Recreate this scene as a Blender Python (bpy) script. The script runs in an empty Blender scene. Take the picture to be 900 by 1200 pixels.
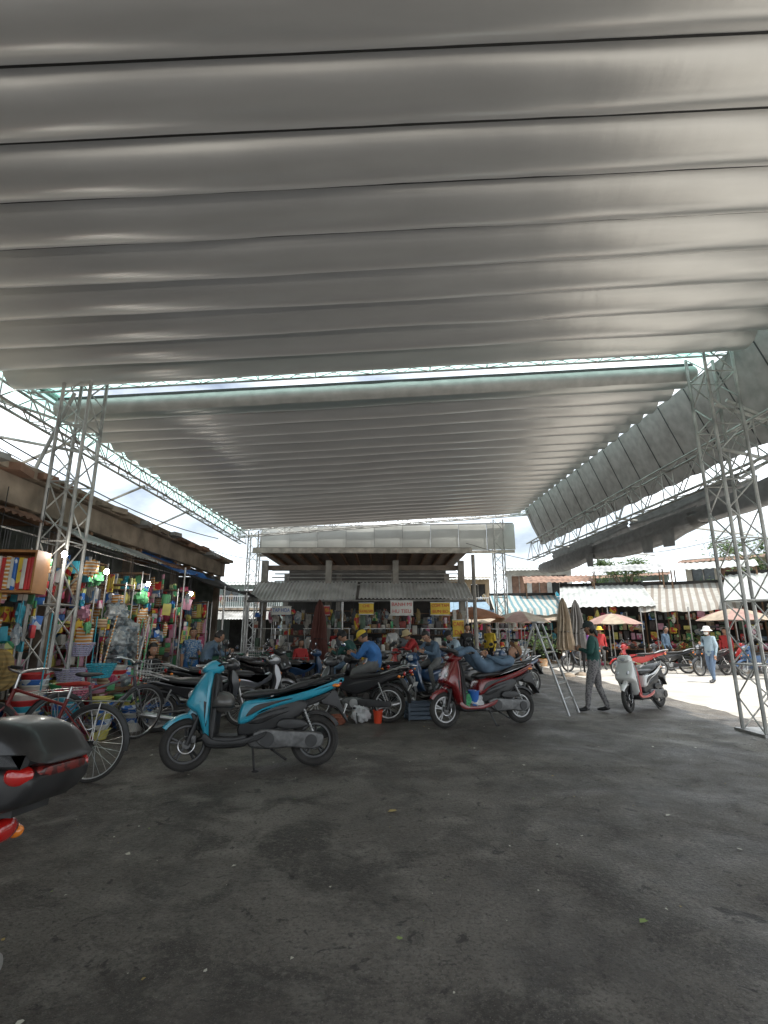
import bpy, bmesh, math, random
from mathutils import Vector, Matrix, noise
random.seed(7)
rad=math.radians
sc=bpy.context.scene
sc.view_settings.view_transform='Standard'
sc.view_settings.look='None'
sc.view_settings.exposure=0
H=1.45
# ---------------------------------------------------------------- materials
_m={}
def mat(name,col,rough=.6,metal=0,var=.15,scale=5,bump=0,bscale=40,trans=0,coat=0,emis=0,pattern=None,col2=None):
    if name in _m: return _m[name]
    m=bpy.data.materials.new(name); m.use_nodes=True
    nt=m.node_tree; N=nt.nodes; L=nt.links
    b=N['Principled BSDF']; out=N['Material Output']
    tc=N.new('ShaderNodeTexCoord')
    no=N.new('ShaderNodeTexNoise'); no.inputs['Scale'].default_value=scale; no.inputs['Detail'].default_value=5
    L.new(tc.outputs['Object'],no.inputs['Vector'])
    mx=N.new('ShaderNodeMix'); mx.data_type='RGBA'
    rmp=N.new('ShaderNodeMapRange'); rmp.inputs['From Min'].default_value=.3; rmp.inputs['From Max'].default_value=.7
    L.new(no.outputs['Fac'],rmp.inputs['Value']); L.new(rmp.outputs[0],mx.inputs[0])
    c=Vector(col)
    mx.inputs[6].default_value=(*[max(0,x*(1-var)) for x in c],1)
    mx.inputs[7].default_value=(*[min(1,x*(1+var)) for x in c],1)
    last=mx.outputs[2]
    if pattern:
        if pattern=='check':
            p=N.new('ShaderNodeTexVoronoi'); p.inputs['Scale'].default_value=11
            po=p.outputs['Color']
            sep=N.new('ShaderNodeSeparateColor'); L.new(po,sep.inputs[0]); fac=sep.outputs[0]
        elif pattern=='fine':
            p=N.new('ShaderNodeTexVoronoi'); p.inputs['Scale'].default_value=60
            sep=N.new('ShaderNodeSeparateColor'); L.new(p.outputs['Color'],sep.inputs[0]); fac=sep.outputs[0]
        elif pattern=='stripe':
            p=N.new('ShaderNodeTexWave'); p.inputs['Scale'].default_value=1.1; fac=p.outputs['Fac']; p.bands_direction='X'
        else:
            p=N.new('ShaderNodeTexWave'); p.inputs['Scale'].default_value=6; p.inputs['Distortion'].default_value=2; fac=p.outputs['Fac']
            p.bands_direction='Z'
        L.new(tc.outputs['Object'],p.inputs['Vector'])
        gt=N.new('ShaderNodeMath'); gt.operation='GREATER_THAN'; gt.inputs[1].default_value=.62; L.new(fac,gt.inputs[0])
        m2=N.new('ShaderNodeMix'); m2.data_type='RGBA'; L.new(gt.outputs[0],m2.inputs[0])
        L.new(last,m2.inputs[6]); m2.inputs[7].default_value=(*(col2 or (.8,.8,.75)),1); last=m2.outputs[2]
    L.new(last,b.inputs['Base Color'])
    b.inputs['Roughness'].default_value=rough; b.inputs['Metallic'].default_value=metal
    if coat: b.inputs['Coat Weight'].default_value=coat; b.inputs['Coat Roughness'].default_value=.08
    if bump:
        n2=N.new('ShaderNodeTexNoise'); n2.inputs['Scale'].default_value=bscale; n2.inputs['Detail'].default_value=6
        L.new(tc.outputs['Object'],n2.inputs['Vector'])
        bp=N.new('ShaderNodeBump'); bp.inputs['Strength'].default_value=bump; bp.inputs['Distance'].default_value=.02
        L.new(n2.outputs['Fac'],bp.inputs['Height']); L.new(bp.outputs[0],b.inputs['Normal'])
    if emis:
        b.inputs['Emission Color'].default_value=(*col,1); b.inputs['Emission Strength'].default_value=emis
    if trans:
        t=N.new('ShaderNodeBsdfTranslucent'); L.new(last,t.inputs[0])
        ms=N.new('ShaderNodeMixShader'); ms.inputs[0].default_value=trans
        L.new(b.outputs[0],ms.inputs[1]); L.new(t.outputs[0],ms.inputs[2]); L.new(ms.outputs[0],out.inputs[0])
    _m[name]=m
    return m
# ---------------------------------------------------------------- mesh builder
class MB:
    def __init__(s): s.v=[];s.f=[];s.m=[];s.mats=[]
    def mi(s,m):
        if m not in s.mats: s.mats.append(m)
        return s.mats.index(m)
    def add(s,vs,fs,m,M=None):
        o=len(s.v)
        for p in vs:
            p=Vector(p)
            s.v.append(M@p if M else p)
        k=s.mi(m)
        for f in fs: s.f.append([o+i for i in f]); s.m.append(k)
    def box(s,c,d,m,R=None,bev=0,M=None):
        bm=bmesh.new(); bmesh.ops.create_cube(bm,size=1)
        bmesh.ops.scale(bm,vec=d,verts=bm.verts)
        if bev: bmesh.ops.bevel(bm,geom=bm.edges[:],offset=bev,segments=2,affect='EDGES',profile=.5)
        bm.verts.ensure_lookup_table()
        vs=[]; 
        for v in bm.verts:
            p=v.co.copy()
            if R is not None: p=R@p
            vs.append(p+Vector(c))
        bm.verts.index_update()
        fs=[[v.index for v in f.verts] for f in bm.faces]
        bm.free(); s.add(vs,fs,m,M)
    def tube(s,pts,r,m,n=8,cap=True,M=None):
        pts=[Vector(p) for p in pts]
        k=len(pts); rr=r if isinstance(r,(list,tuple)) else [r]*k
        t0=(pts[1]-pts[0]).normalized()
        up=Vector((0,0,1)) if abs(t0.z)<.9 else Vector((1,0,0))
        a=t0.cross(up).normalized()
        vs=[];fs=[]
        for i,p in enumerate(pts):
            if i==0: t=t0
            elif i==k-1: t=(pts[i]-pts[i-1]).normalized()
            else: t=((pts[i]-pts[i-1]).normalized()+(pts[i+1]-pts[i]).normalized())
            if t.length<1e-6: t=t0
            t.normalize()
            a=(a-t*a.dot(t)); 
            if a.length<1e-6: a=t.orthogonal()
            a.normalize(); b=t.cross(a)
            for j in range(n):
                th=2*math.pi*j/n
                vs.append(p+(a*math.cos(th)+b*math.sin(th))*rr[i])
        for i in range(k-1):
            for j in range(n):
                fs.append([i*n+j,i*n+(j+1)%n,(i+1)*n+(j+1)%n,(i+1)*n+j])
        if cap: fs.append(list(range(n))[::-1]); fs.append([(k-1)*n+j for j in range(n)])
        s.add(vs,fs,m,M)
    def ell(s,c,r,m,R=None,nu=14,nv=9,fn=None,M=None):
        vs=[];fs=[]
        c=Vector(c)
        for i in range(nv+1):
            ph=math.pi*i/nv
            for j in range(nu):
                th=2*math.pi*j/nu
                d=Vector((math.sin(ph)*math.cos(th),math.sin(ph)*math.sin(th),math.cos(ph)))
                p=Vector((d.x*r[0],d.y*r[1],d.z*r[2]))
                if fn: p=fn(d,p)
                if R is not None: p=R@p
                vs.append(c+p)
        for i in range(nv):
            for j in range(nu):
                fs.append([i*nu+j,(i+1)*nu+j,(i+1)*nu+(j+1)%nu,i*nu+(j+1)%nu])
        s.add(vs,fs,m,M)
    def lathe(s,prof,m,n=20,M=None,c=(0,0,0)):
        vs=[];fs=[];k=len(prof); c=Vector(c)
        for (r,z) in prof:
            for j in range(n):
                th=2*math.pi*j/n; vs.append(c+Vector((r*math.cos(th),r*math.sin(th),z)))
        for i in range(k-1):
            for j in range(n): fs.append([i*n+j,i*n+(j+1)%n,(i+1)*n+(j+1)%n,(i+1)*n+j])
        s.add(vs,fs,m,M)
    def pillow(s,pts,w,r,m,ry=None,yc=0,sub=4,wf=None,M=None,rings=4):
        ry=min(ry or r,w*.98)
        n=len(pts); o=[]
        P=[Vector(p) for p in pts]
        if sub>1:
            for i in range(n):
                p0,p1,p2,p3=P[i-1],P[i],P[(i+1)%n],P[(i+2)%n]
                for k in range(sub):
                    t=k/sub
                    o.append(.5*((2*p1)+(p2-p0)*t+(2*p0-5*p1+4*p2-p3)*t*t+(-p0+3*p1-3*p2+p3)*t**3))
        else: o=P
        K=len(o)
        area=sum(o[i].x*o[(i+1)%K].y-o[(i+1)%K].x*o[i].y for i in range(K))
        sg=1 if area>0 else -1
        nr=[]
        for i in range(K):
            e=(o[(i+1)%K]-o[i-1]); 
            if e.length<1e-9: e=Vector((1,0))
            e.normalize(); nr.append(Vector((-e.y,e.x))*sg)
        ys=[]
        for k in range(rings+1):
            th=-math.pi/2+ (math.pi/2)*k/rings
            ys.append((-(w-ry)+ry*math.sin(th), r*(1-math.cos(th))))
        for k in range(rings+1):
            th=(math.pi/2)*k/rings
            ys.append(((w-ry)+ry*math.sin(th), r*(1-math.cos(th))))
        vs=[];fs=[]
        for (y,off) in ys:
            for i in range(K):
                q=o[i]+nr[i]*off
                f=wf(q.x,q.y) if wf else 1
                vs.append((q.x,yc+y*f,q.y))
        for a in range(len(ys)-1):
            for i in range(K): fs.append([a*K+i,a*K+(i+1)%K,(a+1)*K+(i+1)%K,(a+1)*K+i])
        fs.append(list(range(K))); fs.append([(len(ys)-1)*K+i for i in range(K)][::-1])
        s.add(vs,fs,m,M)
    def arc(s,c,R_,hw,th,a0,a1,m,n=14,M=None):
        vs=[];fs=[]
        for i in range(n+1):
            a=rad(a0+(a1-a0)*i/n)
            tp=min(1,.55+2*min(i,n-i)/n)
            for (y,dr) in ((-hw,-.03),(-hw*.8,0),(-hw*.3,th),(hw*.3,th),(hw*.8,0),(hw,-.03)):
                rr=R_+dr; vs.append((c[0]+rr*math.cos(a),c[1]+y*tp,c[2]+rr*math.sin(a)))
        for i in range(n):
            for j in range(5): fs.append([i*6+j,i*6+j+1,(i+1)*6+j+1,(i+1)*6+j])
        s.add(vs,fs,m,M)
    def ring(s,c,R_,r,m,n=32,k=8,M=None,ax='y',ys=1):
        vs=[];fs=[]
        for i in range(n):
            a=2*math.pi*i/n
            for j in range(k):
                b=2*math.pi*j/k
                q=R_+r*math.cos(b); h=r*math.sin(b)*ys
                if ax=='y': vs.append((c[0]+q*math.cos(a),c[1]+h,c[2]+q*math.sin(a)))
                else: vs.append((c[0]+q*math.cos(a),c[1]+q*math.sin(a),c[2]+h))
        for i in range(n):
            for j in range(k):
                fs.append([i*k+j,((i+1)%n)*k+j,((i+1)%n)*k+(j+1)%k,i*k+(j+1)%k])
        s.add(vs,fs,m,M)
    def build(s,name,loc=(0,0,0),rz=0,scale=1,lean=0,parent=None,sharp=35):
        me=bpy.data.meshes.new(name)
        me.from_pydata([tuple(p) for p in s.v],[],s.f)
        for m in s.mats: me.materials.append(m)
        me.polygons.foreach_set('material_index',s.m)
        bm=bmesh.new(); bm.from_mesh(me); bmesh.ops.recalc_face_normals(bm,faces=bm.faces); bm.to_mesh(me); bm.free()
        me.polygons.foreach_set('use_smooth',[True]*len(me.polygons))
        try: me.set_sharp_from_angle(angle=rad(sharp))
        except Exception: pass
        me.update()
        o=bpy.data.objects.new(name,me); sc.collection.objects.link(o)
        o.matrix_world=Matrix.Translation(Vector(loc))@Matrix.Rotation(rz,4,'Z')@Matrix.Rotation(lean,4,'X')@Matrix.Scale(scale,4)
        if parent: 
            o.parent=parent
        return o
# common materials
BLK=mat('black_plastic',(.022,.022,.023),.45,var=.4,scale=9)
RUB=mat('tyre_rubber',(.03,.028,.026),.85,var=.4,bump=.3,bscale=90)
VIN=mat('seat_vinyl',(.024,.023,.023),.4,var=.3,bump=.15,bscale=120)
STL=mat('polished_steel',(.55,.55,.55),.32,1,var=.25,scale=12)
ALU=mat('dull_aluminium',(.42,.42,.41),.45,.85,var=.25)
RIM=mat('dark_alloy_rim',(.07,.07,.072),.4,.6,var=.3)
RIML=mat('light_alloy_rim',(.35,.35,.35),.4,.7)
ENG=mat('engine_casing',(.13,.13,.13),.5,.6,var=.4,scale=20)
REDL=mat('red_lens',(.4,.012,.01),.12,coat=1)
ORL=mat('orange_lens',(.8,.22,.02),.15,coat=1)
GLS=mat('lamp_glass',(.5,.52,.55),.08,.3,coat=1)
MIR=mat('mirror_glass',(.7,.72,.75),.04,1)
WHT=mat('white_plastic',(.68,.68,.66),.4,var=.12)
TRS=mat('galvanised_truss_paint',(.4,.4,.38),.5,.3,var=.45,scale=3,bump=.1)
WOOD=mat('old_wood',(.18,.105,.06),.8,var=.4,bump=.3)
CONC=mat('weathered_concrete',(.26,.21,.16),.9,var=.5,scale=2,bump=.4,bscale=14)
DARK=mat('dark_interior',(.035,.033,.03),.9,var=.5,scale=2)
# ---------------------------------------------------------------- world, sun, camera
SUN_EL=rad(70); SUN_AZ_VEC=Vector((.86,-.5,0)).normalized()
w=bpy.data.worlds.new('World'); sc.world=w; w.use_nodes=True
nt=w.node_tree; N=nt.nodes; L=nt.links
bg=N['Background']; sky=N.new('ShaderNodeTexSky'); sky.sky_type='NISHITA'; sky.sun_disc=False
sky.sun_elevation=SUN_EL; sky.sun_rotation=math.atan2(SUN_AZ_VEC.x,SUN_AZ_VEC.y)
sky.dust_density=3.0
tc=N.new('ShaderNodeTexCoord'); cn=N.new('ShaderNodeTexNoise'); cn.inputs['Scale'].default_value=3.2; cn.inputs['Detail'].default_value=8
mp=N.new('ShaderNodeMapping'); mp.inputs['Scale'].default_value=(1,1,2.2)
L.new(tc.outputs['Generated'],mp.inputs[0]); L.new(mp.outputs[0],cn.inputs['Vector'])
mr=N.new('ShaderNodeMapRange'); mr.inputs['From Min'].default_value=.34; mr.inputs['From Max'].default_value=.6; mr.inputs['To Min'].default_value=.15
L.new(cn.outputs['Fac'],mr.inputs['Value'])
mx=N.new('ShaderNodeMix'); mx.data_type='RGBA'; mx.inputs[7].default_value=(13.5,14.4,15,1)
L.new(mr.outputs[0],mx.inputs[0]); L.new(sky.outputs[0],mx.inputs[6]); L.new(mx.outputs[2],bg.inputs[0])
bg.inputs[1].default_value=.15
sl=bpy.data.lights.new('sun','SUN'); sl.energy=5; sl.angle=rad(.53); sl.color=(1,.955,.88)
so=bpy.data.objects.new('sun',sl); sc.collection.objects.link(so)
sdir=Vector((SUN_AZ_VEC.x*math.cos(SUN_EL),SUN_AZ_VEC.y*math.cos(SUN_EL),math.sin(SUN_EL)))
so.rotation_euler=sdir.to_track_quat('Z','Y').to_euler(); so.location=(10,-10,30)
cam=bpy.data.cameras.new('camera'); co=bpy.data.objects.new('camera',cam); sc.collection.objects.link(co)
cam.sensor_fit='VERTICAL'; cam.sensor_height=36; cam.lens=17.55; cam.clip_end=1500; cam.clip_start=.05
co.location=(0,0,H); co.rotation_euler=(rad(90+13.5),0,0); sc.camera=co
# ---------------------------------------------------------------- ground
def ground_mat():
    m=bpy.data.materials.new('stained_asphalt'); m.use_nodes=True
    nt=m.node_tree;N=nt.nodes;L=nt.links;b=N['Principled BSDF']
    tc=N.new('ShaderNodeTexCoord')
    def nz(s,d=8,dist=0,off=0):
        n=N.new('ShaderNodeTexNoise'); n.inputs['Scale'].default_value=s; n.inputs['Detail'].default_value=d; n.inputs['Distortion'].default_value=dist
        n.inputs['Roughness'].default_value=.65
        mpp=N.new('ShaderNodeMapping'); mpp.inputs['Location'].default_value=(off,off*.7,0)
        L.new(tc.outputs['Object'],mpp.inputs[0]); L.new(mpp.outputs[0],n.inputs['Vector']); return n.outputs['Fac']
    def mr(x,a,b_,c=0,d=1):
        n=N.new('ShaderNodeMapRange'); n.inputs[1].default_value=a;n.inputs[2].default_value=b_;n.inputs[3].default_value=c;n.inputs[4].default_value=d
        L.new(x,n.inputs[0]); return n.outputs[0]
    def mix(f,a,c):
        n=N.new('ShaderNodeMix'); n.data_type='RGBA'; L.new(f,n.inputs[0])
        for i,x in ((6,a),(7,c)):
            if isinstance(x,tuple): n.inputs[i].default_value=(*x,1)
            else: L.new(x,n.inputs[i])
        return n.outputs[2]
    def mul(a,b_):
        n=N.new('ShaderNodeMath'); n.operation='MULTIPLY'; L.new(a,n.inputs[0]); L.new(b_,n.inputs[1]); return n.outputs[0]
    c=mix(mr(nz(.42,8,.8),.40,.60),(.075,.064,.055),(.19,.17,.148))
    c=mix(mr(nz(1.3,10,.7,3),.48,.58,0,.85),c,(.045,.038,.033))
    # patchy, paler tone towards the street
    sx=N.new('ShaderNodeSeparateXYZ'); L.new(tc.outputs['Object'],sx.inputs[0])
    c=mix(mul(mr(sx.outputs[0],.5,6.5,0,.75),mr(nz(1.1,9,.5,21),.4,.6,.15,1)),c,(.26,.235,.2))
    c=mix(mr(nz(2.6,11,.3,7),.54,.66,0,.65),c,(.25,.228,.2))
    c=mix(mr(nz(26,9),.5,.68,0,.6),c,(.22,.2,.175))
    c=mix(mr(nz(45,8,0,5),.5,.62,0,.65),c,(.032,.028,.025))
    c=mix(mr(nz(130,4),.58,.68,0,.7),c,(.36,.335,.3))
    c=mix(mr(nz(7.5,10,.8,11),.60,.64,0,.85),c,(.024,.02,.018))
    c=mix(mr(nz(.28,8,.5,17),.50,.57,0,.5),c,(.052,.044,.038))
    L.new(c,b.inputs['Base Color'])
    L.new(mr(nz(1.1,7,.5,4),.35,.65,.34,.8),b.inputs['Roughness'])
    bp=N.new('ShaderNodeBump'); bp.inputs['Strength'].default_value=.9; bp.inputs['Distance'].default_value=.018
    L.new(nz(48,10),bp.inputs['Height'])
    bp2=N.new('ShaderNodeBump'); bp2.inputs['Strength'].default_value=.5; bp2.inputs['Distance'].default_value=.04
    L.new(nz(3.5,6),bp2.inputs['Height']); L.new(bp2.outputs[0],bp.inputs['Normal']); L.new(bp.outputs[0],b.inputs['Normal'])
    return m
g=MB(); g.add([(-300,-300,0),(300,-300,0),(300,300,0),(-300,300,0)],[[0,1,2,3]],ground_mat()); g.build('ground')
SUNLITM=mat('sunlit_pale_concrete',(.5,.475,.43),.85,var=.25,scale=1.2,bump=.3,bscale=20)  # paleness paints the sunlit street's glare into the base colour
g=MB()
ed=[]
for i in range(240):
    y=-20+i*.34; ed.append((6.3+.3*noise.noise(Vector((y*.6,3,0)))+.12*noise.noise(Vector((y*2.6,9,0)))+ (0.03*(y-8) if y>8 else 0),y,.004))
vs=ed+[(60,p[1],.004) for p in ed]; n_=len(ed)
g.add(vs,[[i,n_+i,n_+i+1,i+1] for i in range(n_-1)],SUNLITM); g.build('sun_patch_road')  # pale sheet laid over the sun patch to brighten it
g=MB(); g.add([(-40,-60,.004),(6,-60,.004),(6,-6.2,.004),(-40,-6.4,.004)],[[0,1,2,3]],SUNLITM); g.build('bounce_pavement')  # unseen pale sheet behind the camera, added to bounce light in
lit=MB(); LM=[mat('leaf_litter',(.25,.33,.1),.7),mat('paper_scrap',(.6,.58,.5),.8),mat('card_scrap',(.4,.3,.12),.8)]
for i in range(320):
    x=random.uniform(-4,5.5); y=random.uniform(2.0,11); a=random.uniform(0,6.28); s_=random.choice([.004,.005,.006,.007,.009,.012,.018])
    m_=random.choice([LM[1],LM[1],LM[0],LM[2]])
    pts=[]
    for k in range(5):
        t=a+k*6.283/5+random.uniform(-.3,.3); rr=s_*random.uniform(.5,1.2); pts.append((x+rr*math.cos(t),y+rr*math.sin(t)*1.3,.005+random.uniform(0,.006)))
    lit.add(pts,[[0,1,2,3,4]],m_)
for (x,y,s_,m_) in ((.07,4.6,.04,LM[2]),(1.33,2.98,.025,LM[0]),(-.95,3.6,.015,LM[1]),(-.55,2.25,.012,LM[1]),(2.3,4.5,.025,LM[1])):
    lit.add([(x-s_,y-s_*.6,.008),(x-s_*.2,y-s_*.8,.012),(x+s_,y-s_*.4,.014),(x+s_*.6,y+s_*.2,.01),(x+s_*.9,y+s_*.9,.008),(x-s_*.5,y+s_*.6,.012)],[[0,1,2,3,4,5]],m_)
lit.build('ground_litter')
# ---------------------------------------------------------------- canopy
def zc(x,y): return 5.72+.06*x+.028*max(0,y-8)
def fabric(name,t=.3):
    m=bpy.data.materials.new(name); m.use_nodes=True
    nt=m.node_tree;N=nt.nodes;L=nt.links;b=N['Principled BSDF'];out=N['Material Output']
    tc=N.new('ShaderNodeTexCoord'); n=N.new('ShaderNodeTexNoise'); n.inputs['Scale'].default_value=1.2; n.inputs['Detail'].default_value=6
    mp=N.new('ShaderNodeMapping'); mp.inputs['Scale'].default_value=(1,4,1); L.new(tc.outputs['Object'],mp.inputs[0]); L.new(mp.outputs[0],n.inputs['Vector'])
    mx=N.new('ShaderNodeMix'); mx.data_type='RGBA'; L.new(n.outputs['Fac'],mx.inputs[0]); mx.inputs[6].default_value=(.40,.39,.375,1); mx.inputs[7].default_value=(.52,.51,.49,1)
    L.new(mx.outputs[2],b.inputs['Base Color']); b.inputs['Roughness'].default_value=.30; b.inputs['Metallic'].default_value=.88
    n2=N.new('ShaderNodeTexNoise'); n2.inputs['Scale'].default_value=4; n2.inputs['Detail'].default_value=5
    mp2=N.new('ShaderNodeMapping'); mp2.inputs['Scale'].default_value=(2,.6,1); L.new(tc.outputs['Object'],mp2.inputs[0]); L.new(mp2.outputs[0],n2.inputs['Vector'])
    bp=N.new('ShaderNodeBump'); bp.inputs['Strength'].default_value=.07; bp.inputs['Distance'].default_value=.03; L.new(n2.outputs['Fac'],bp.inputs['Height']); L.new(bp.outputs[0],b.inputs['Normal'])
    tr=N.new('ShaderNodeBsdfTranslucent'); L.new(mx.outputs[2],tr.inputs[0])
    ms=N.new('ShaderNodeMixShader'); ms.inputs[0].default_value=t; L.new(b.outputs[0],ms.inputs[1]); L.new(tr.outputs[0],ms.inputs[2]); L.new(ms.outputs[0],out.inputs[0])
    return m
FAB=fabric('silver_pvc_fabric',.07)
FABS=mat('grey_canvas',(.22,.215,.2),.7,var=.2,trans=.12,bump=.3,bscale=6)
SEAM=mat('seam_webbing',(.05,.05,.05),.8)
def canopy(y0,pitch,ns,x0,x1,sag):
    mb=MB(); nx=64; ny=16
    for k in range(ns):
        ya=y0+k*pitch; vs=[]; fs=[]
        for j in range(ny+1):
            t=j/ny
            y=ya+pitch*t
            h=(max(0,1-abs(2*t-1)**2.2))
            for i in range(nx+1):
                x=x0+(x1-x0)*i/nx
                s_=sag*(1+.22*noise.noise(Vector((x*.35,k*1.7,2))))
                wr=.005*noise.noise(Vector((x*3.0,y*1.3,k)))+.010*noise.noise(Vector((x*.8,y*2,k+9)))
                wr+=.006*math.exp(-min(t,1-t)*16)*math.sin(x*9+3*noise.noise(Vector((x,k,0))))
                vs.append((x,y,zc(x,y)-s_*h+wr*min(1,8*min(t,1-t)+.15)))
        for j in range(ny):
            for i in range(nx): a=j*(nx+1)+i; fs.append([a,a+1,a+nx+2,a+nx+1])
        mb.add(vs,fs,FAB)
    for k in range(ns+1):
        y=y0+k*pitch
        mb.tube([(x0,y,zc(x0,y)),(x1,y,zc(x1,y))],.017,SEAM,6)
        mb.box(((x0+x1)/2,y,zc(0,y)+.08),((x1-x0),.04,.14),SEAM,R=Matrix.Rotation(-math.atan(.06),3,'Y'))
    return mb
mb=canopy(-5.28,.58,22,-5.85,5.85,.185); mb.build('fabric_canopy',sharp=80)
mb=canopy(8.25,.58,21,-5.85,5.65,.17)
vs=[];fs=[]
for i in range(61):
    x=-5.85+11.5*i/60
    for j in range(8):
        a=math.pi*j/7; vs.append((x,8.25-.09*math.sin(a)-.02,zc(x,8.2)+.10-.30*j/7+.012*noise.noise(Vector((x*2,j,0)))))
for i in range(60):
    for j in range(7): a=i*8+j; fs.append([a,a+1,a+9,a+8])
mb.add(vs,fs,mat('canopy_valance',(.42,.41,.39),.5,.2,var=.15,bump=.2,bscale=5,trans=.1)); mb.build('fabric_canopy',sharp=80)
POLY=mat('translucent_green_sheet',(.66,.93,.88),.3,var=.08,trans=.85)
mb=MB()
for k in range(9):
    x0=-6.1+k*1.36; x1=x0+1.35
    mb.add([(x0,7.3,zc(x0,8)+.5+.01*(k%2)),(x1+.03,7.3,zc(x1,8)+.5+.01*(k%2)),(x1+.03,8.6,zc(x1,8)+.5+.01*(k%2)),(x0,8.6,zc(x0,8)+.5+.01*(k%2))],[[0,1,2,3]],POLY)
mb.add([(-5.8,-5,5.56),(-6.5,-5,5.3),(-6.5,21,5.5),(-5.8,21,5.9)],[[0,1,2,3]],POLY)
mb.add([(5.5,-5.4,6.36),(6.2,-5.4,6.33),(6.2,21.5,6.75),(5.5,21.5,6.75)],[[0,1,2,3]],POLY)
mb.build('translucent_roof_sheet')
# ---------------------------------------------------------------- trusses
def lattice(mb,p0,p1,wid,dep,bay,up=Vector((0,0,1)),rc=.028,rb=.014,m=TRS):
    p0=Vector(p0);p1=Vector(p1); d=(p1-p0); Ln=d.length; d.normalize()
    s_=d.cross(up).normalized(); u=s_.cross(d).normalized()
    cs=[(-1,-1),(1,-1),(1,1),(-1,1)]
    def P(t,c): return p0+d*t+s_*(c[0]*wid/2)+u*(c[1]*dep/2)
    for c in cs: mb.tube([P(0,c),P(Ln,c)],rc,m,6)
    n=max(2,round(Ln/bay))
    for k in range(n):
        a=Ln*k/n; b=Ln*(k+1)/n
        for q in range(4):
            c0,c1=cs[q],cs[(q+1)%4]
            if k%2: c0,c1=c1,c0
            mb.tube([P(a,c0),P(b,c1)],rb,m,5)
            if k%2==0: mb.tube([P(a,cs[q]),P(a,cs[(q+1)%4])],rb,m,5)
def tower(x,y,h,name='truss_tower',w_=.42):
    mb=MB(); lattice(mb,(x,y,.02),(x,y,h),w_,w_,.46,up=Vector((0,1,0)),rc=.027,rb=.012)
    mb.box((x,y,.02),(w_+.16,w_+.16,.04),ALU)
    return mb.build(name)
tower(-4.8,7.35,5.45); tower(5.66,7.85,6.2,w_=.48); tower(4.95,21.4,6.2); tower(-5.5,20.9,5.6)
mb=MB(); lattice(mb,(-6.2,7.85,zc(-6.2,8)+.25),(6.3,7.85,zc(6.3,8)+.25),.22,.22,.5,rc=.02,rb=.009); mb.build('roof_truss')
mb=MB(); lattice(mb,(-6.0,-5,5.05),(-6.0,21,5.3),.25,.42,.5,rc=.025,rb=.012); mb.build('roof_truss')
mb=MB(); lattice(mb,(6.2,-5,4.3),(6.2,21,4.75),.25,.7,.7,rc=.026,rb=.013); mb.build('roof_truss')
mb=MB(); lattice(mb,(-6.2,20.8,5.5),(6.3,20.8,6.5),.3,.3,.5,rc=.025,rb=.012); mb.build('roof_truss')
mb=MB()
for (a,b) in (((5.6,7.8,5.2),(9,8.6,4.6)),((5.6,7.8,4.4),(9,8.4,3.9)),((5.85,7.85,3.9),(7.8,8.2,5.0)),((5.85,7.85,5.3),(7.8,8.2,4.6)),((6.2,13,4.4),(10,13.3,4.0)),((6.2,18,4.5),(10,18.3,4.2))):
    mb.tube([a,b],.03,TRS,6)
mb.build('steel_brace')
mb=MB()
for (a,b,r) in (((-4.8,7.4,4.6),(-6.4,7.6,5.2),.025),((-4.8,7.4,4.2),(-6.6,7.6,4.6),.025),((-5.5,7.2,3.2),(-5.0,7.4,5.2),.03),((-6.2,7.4,4.9),(-7.5,8.2,5.0),.03),((-6.0,9,5.0),(-8,9.4,4.3),.03),((-6,12,5.0),(-8,12.4,4.3),.03),((-6,15,5.1),(-8,15.4,4.3),.03)):
    mb.tube([a,b],r,TRS,6)
mb.tube([(-7.6,-2,4.5),(-7.6,20,4.7)],.05,mat('green_pipe',(.22,.4,.33),.5),8)
mb.tube([(-5.95,-2,5.42),(-5.95,20.8,5.78)],.06,_m['green_pipe'],8)
mb.build('steel_brace')
mb=MB(); vs=[];fs=[]; ny=130; nz_=7
for i in range(ny+1):
    y=-5+26*i/ny
    for j in range(nz_):
        t=j/(nz_-1)
        x=6.08+.62*t+.05*math.sin(y*6.5)*t*(1-t)*2+.05*noise.noise(Vector((y*1.3,t*3,1)))
        z=6.25+.028*max(0,y-8)-1.55*t-.05*abs(math.sin(y*math.pi/.95))*t
        vs.append((x,y,z))
for i in range(ny):
    for j in range(nz_-1): a=i*nz_+j; fs.append([a,a+1,a+nz_+1,a+nz_])
mb.add(vs,fs,FABS)
for k in range(28):
    y=-5+.95*k; mb.tube([(6.05,y,6.22+.028*max(0,y-8)),(6.66,y,4.66+.028*max(0,y-8))],.011,SEAM,5)
mb.build('side_curtain',sharp=80)
DCAN=mat('dark_canvas',(.2,.198,.192),.75,var=.2,trans=.2,bump=.2,bscale=5)
mb=MB()
def swag(y0,y1,x0,x1,z0,z1,drop):
    vs=[];fs=[];n=36
    for i in range(n+1):
        t=i/n; y=y0+(y1-y0)*t; x=x0+(x1-x0)*t; z=z0+(z1-z0)*t
        d=drop*(.65+.35*math.sin(math.pi*t)+.06*noise.noise(Vector((y*2,x,3))))
        for (dx,dz) in ((0,.0),(-.06,-.2),(-.03,-.36),(-.08,-.5),(-.05,-.66),(-.05,-.85),(.04,-1),(.16,-1),(.27,-.7),(.3,-.2)):
            vs.append((x+dx+.02*noise.noise(Vector((y*2,dz*3,0))),y,z+dz*d+.012*noise.noise(Vector((y*4,dz,2)))))
    for i in range(n):
        for j in range(9): a=i*10+j; fs.append([a,a+1,a+11,a+10])
    mb.add(vs,fs,DCAN)
swag(6.2,10.2,6.35,6.4,3.98,3.92,.42); swag(9.9,15.4,6.42,6.45,3.98,4.05,.6); swag(15.0,20.8,6.38,6.5,4.08,4.2,.55)
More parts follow.
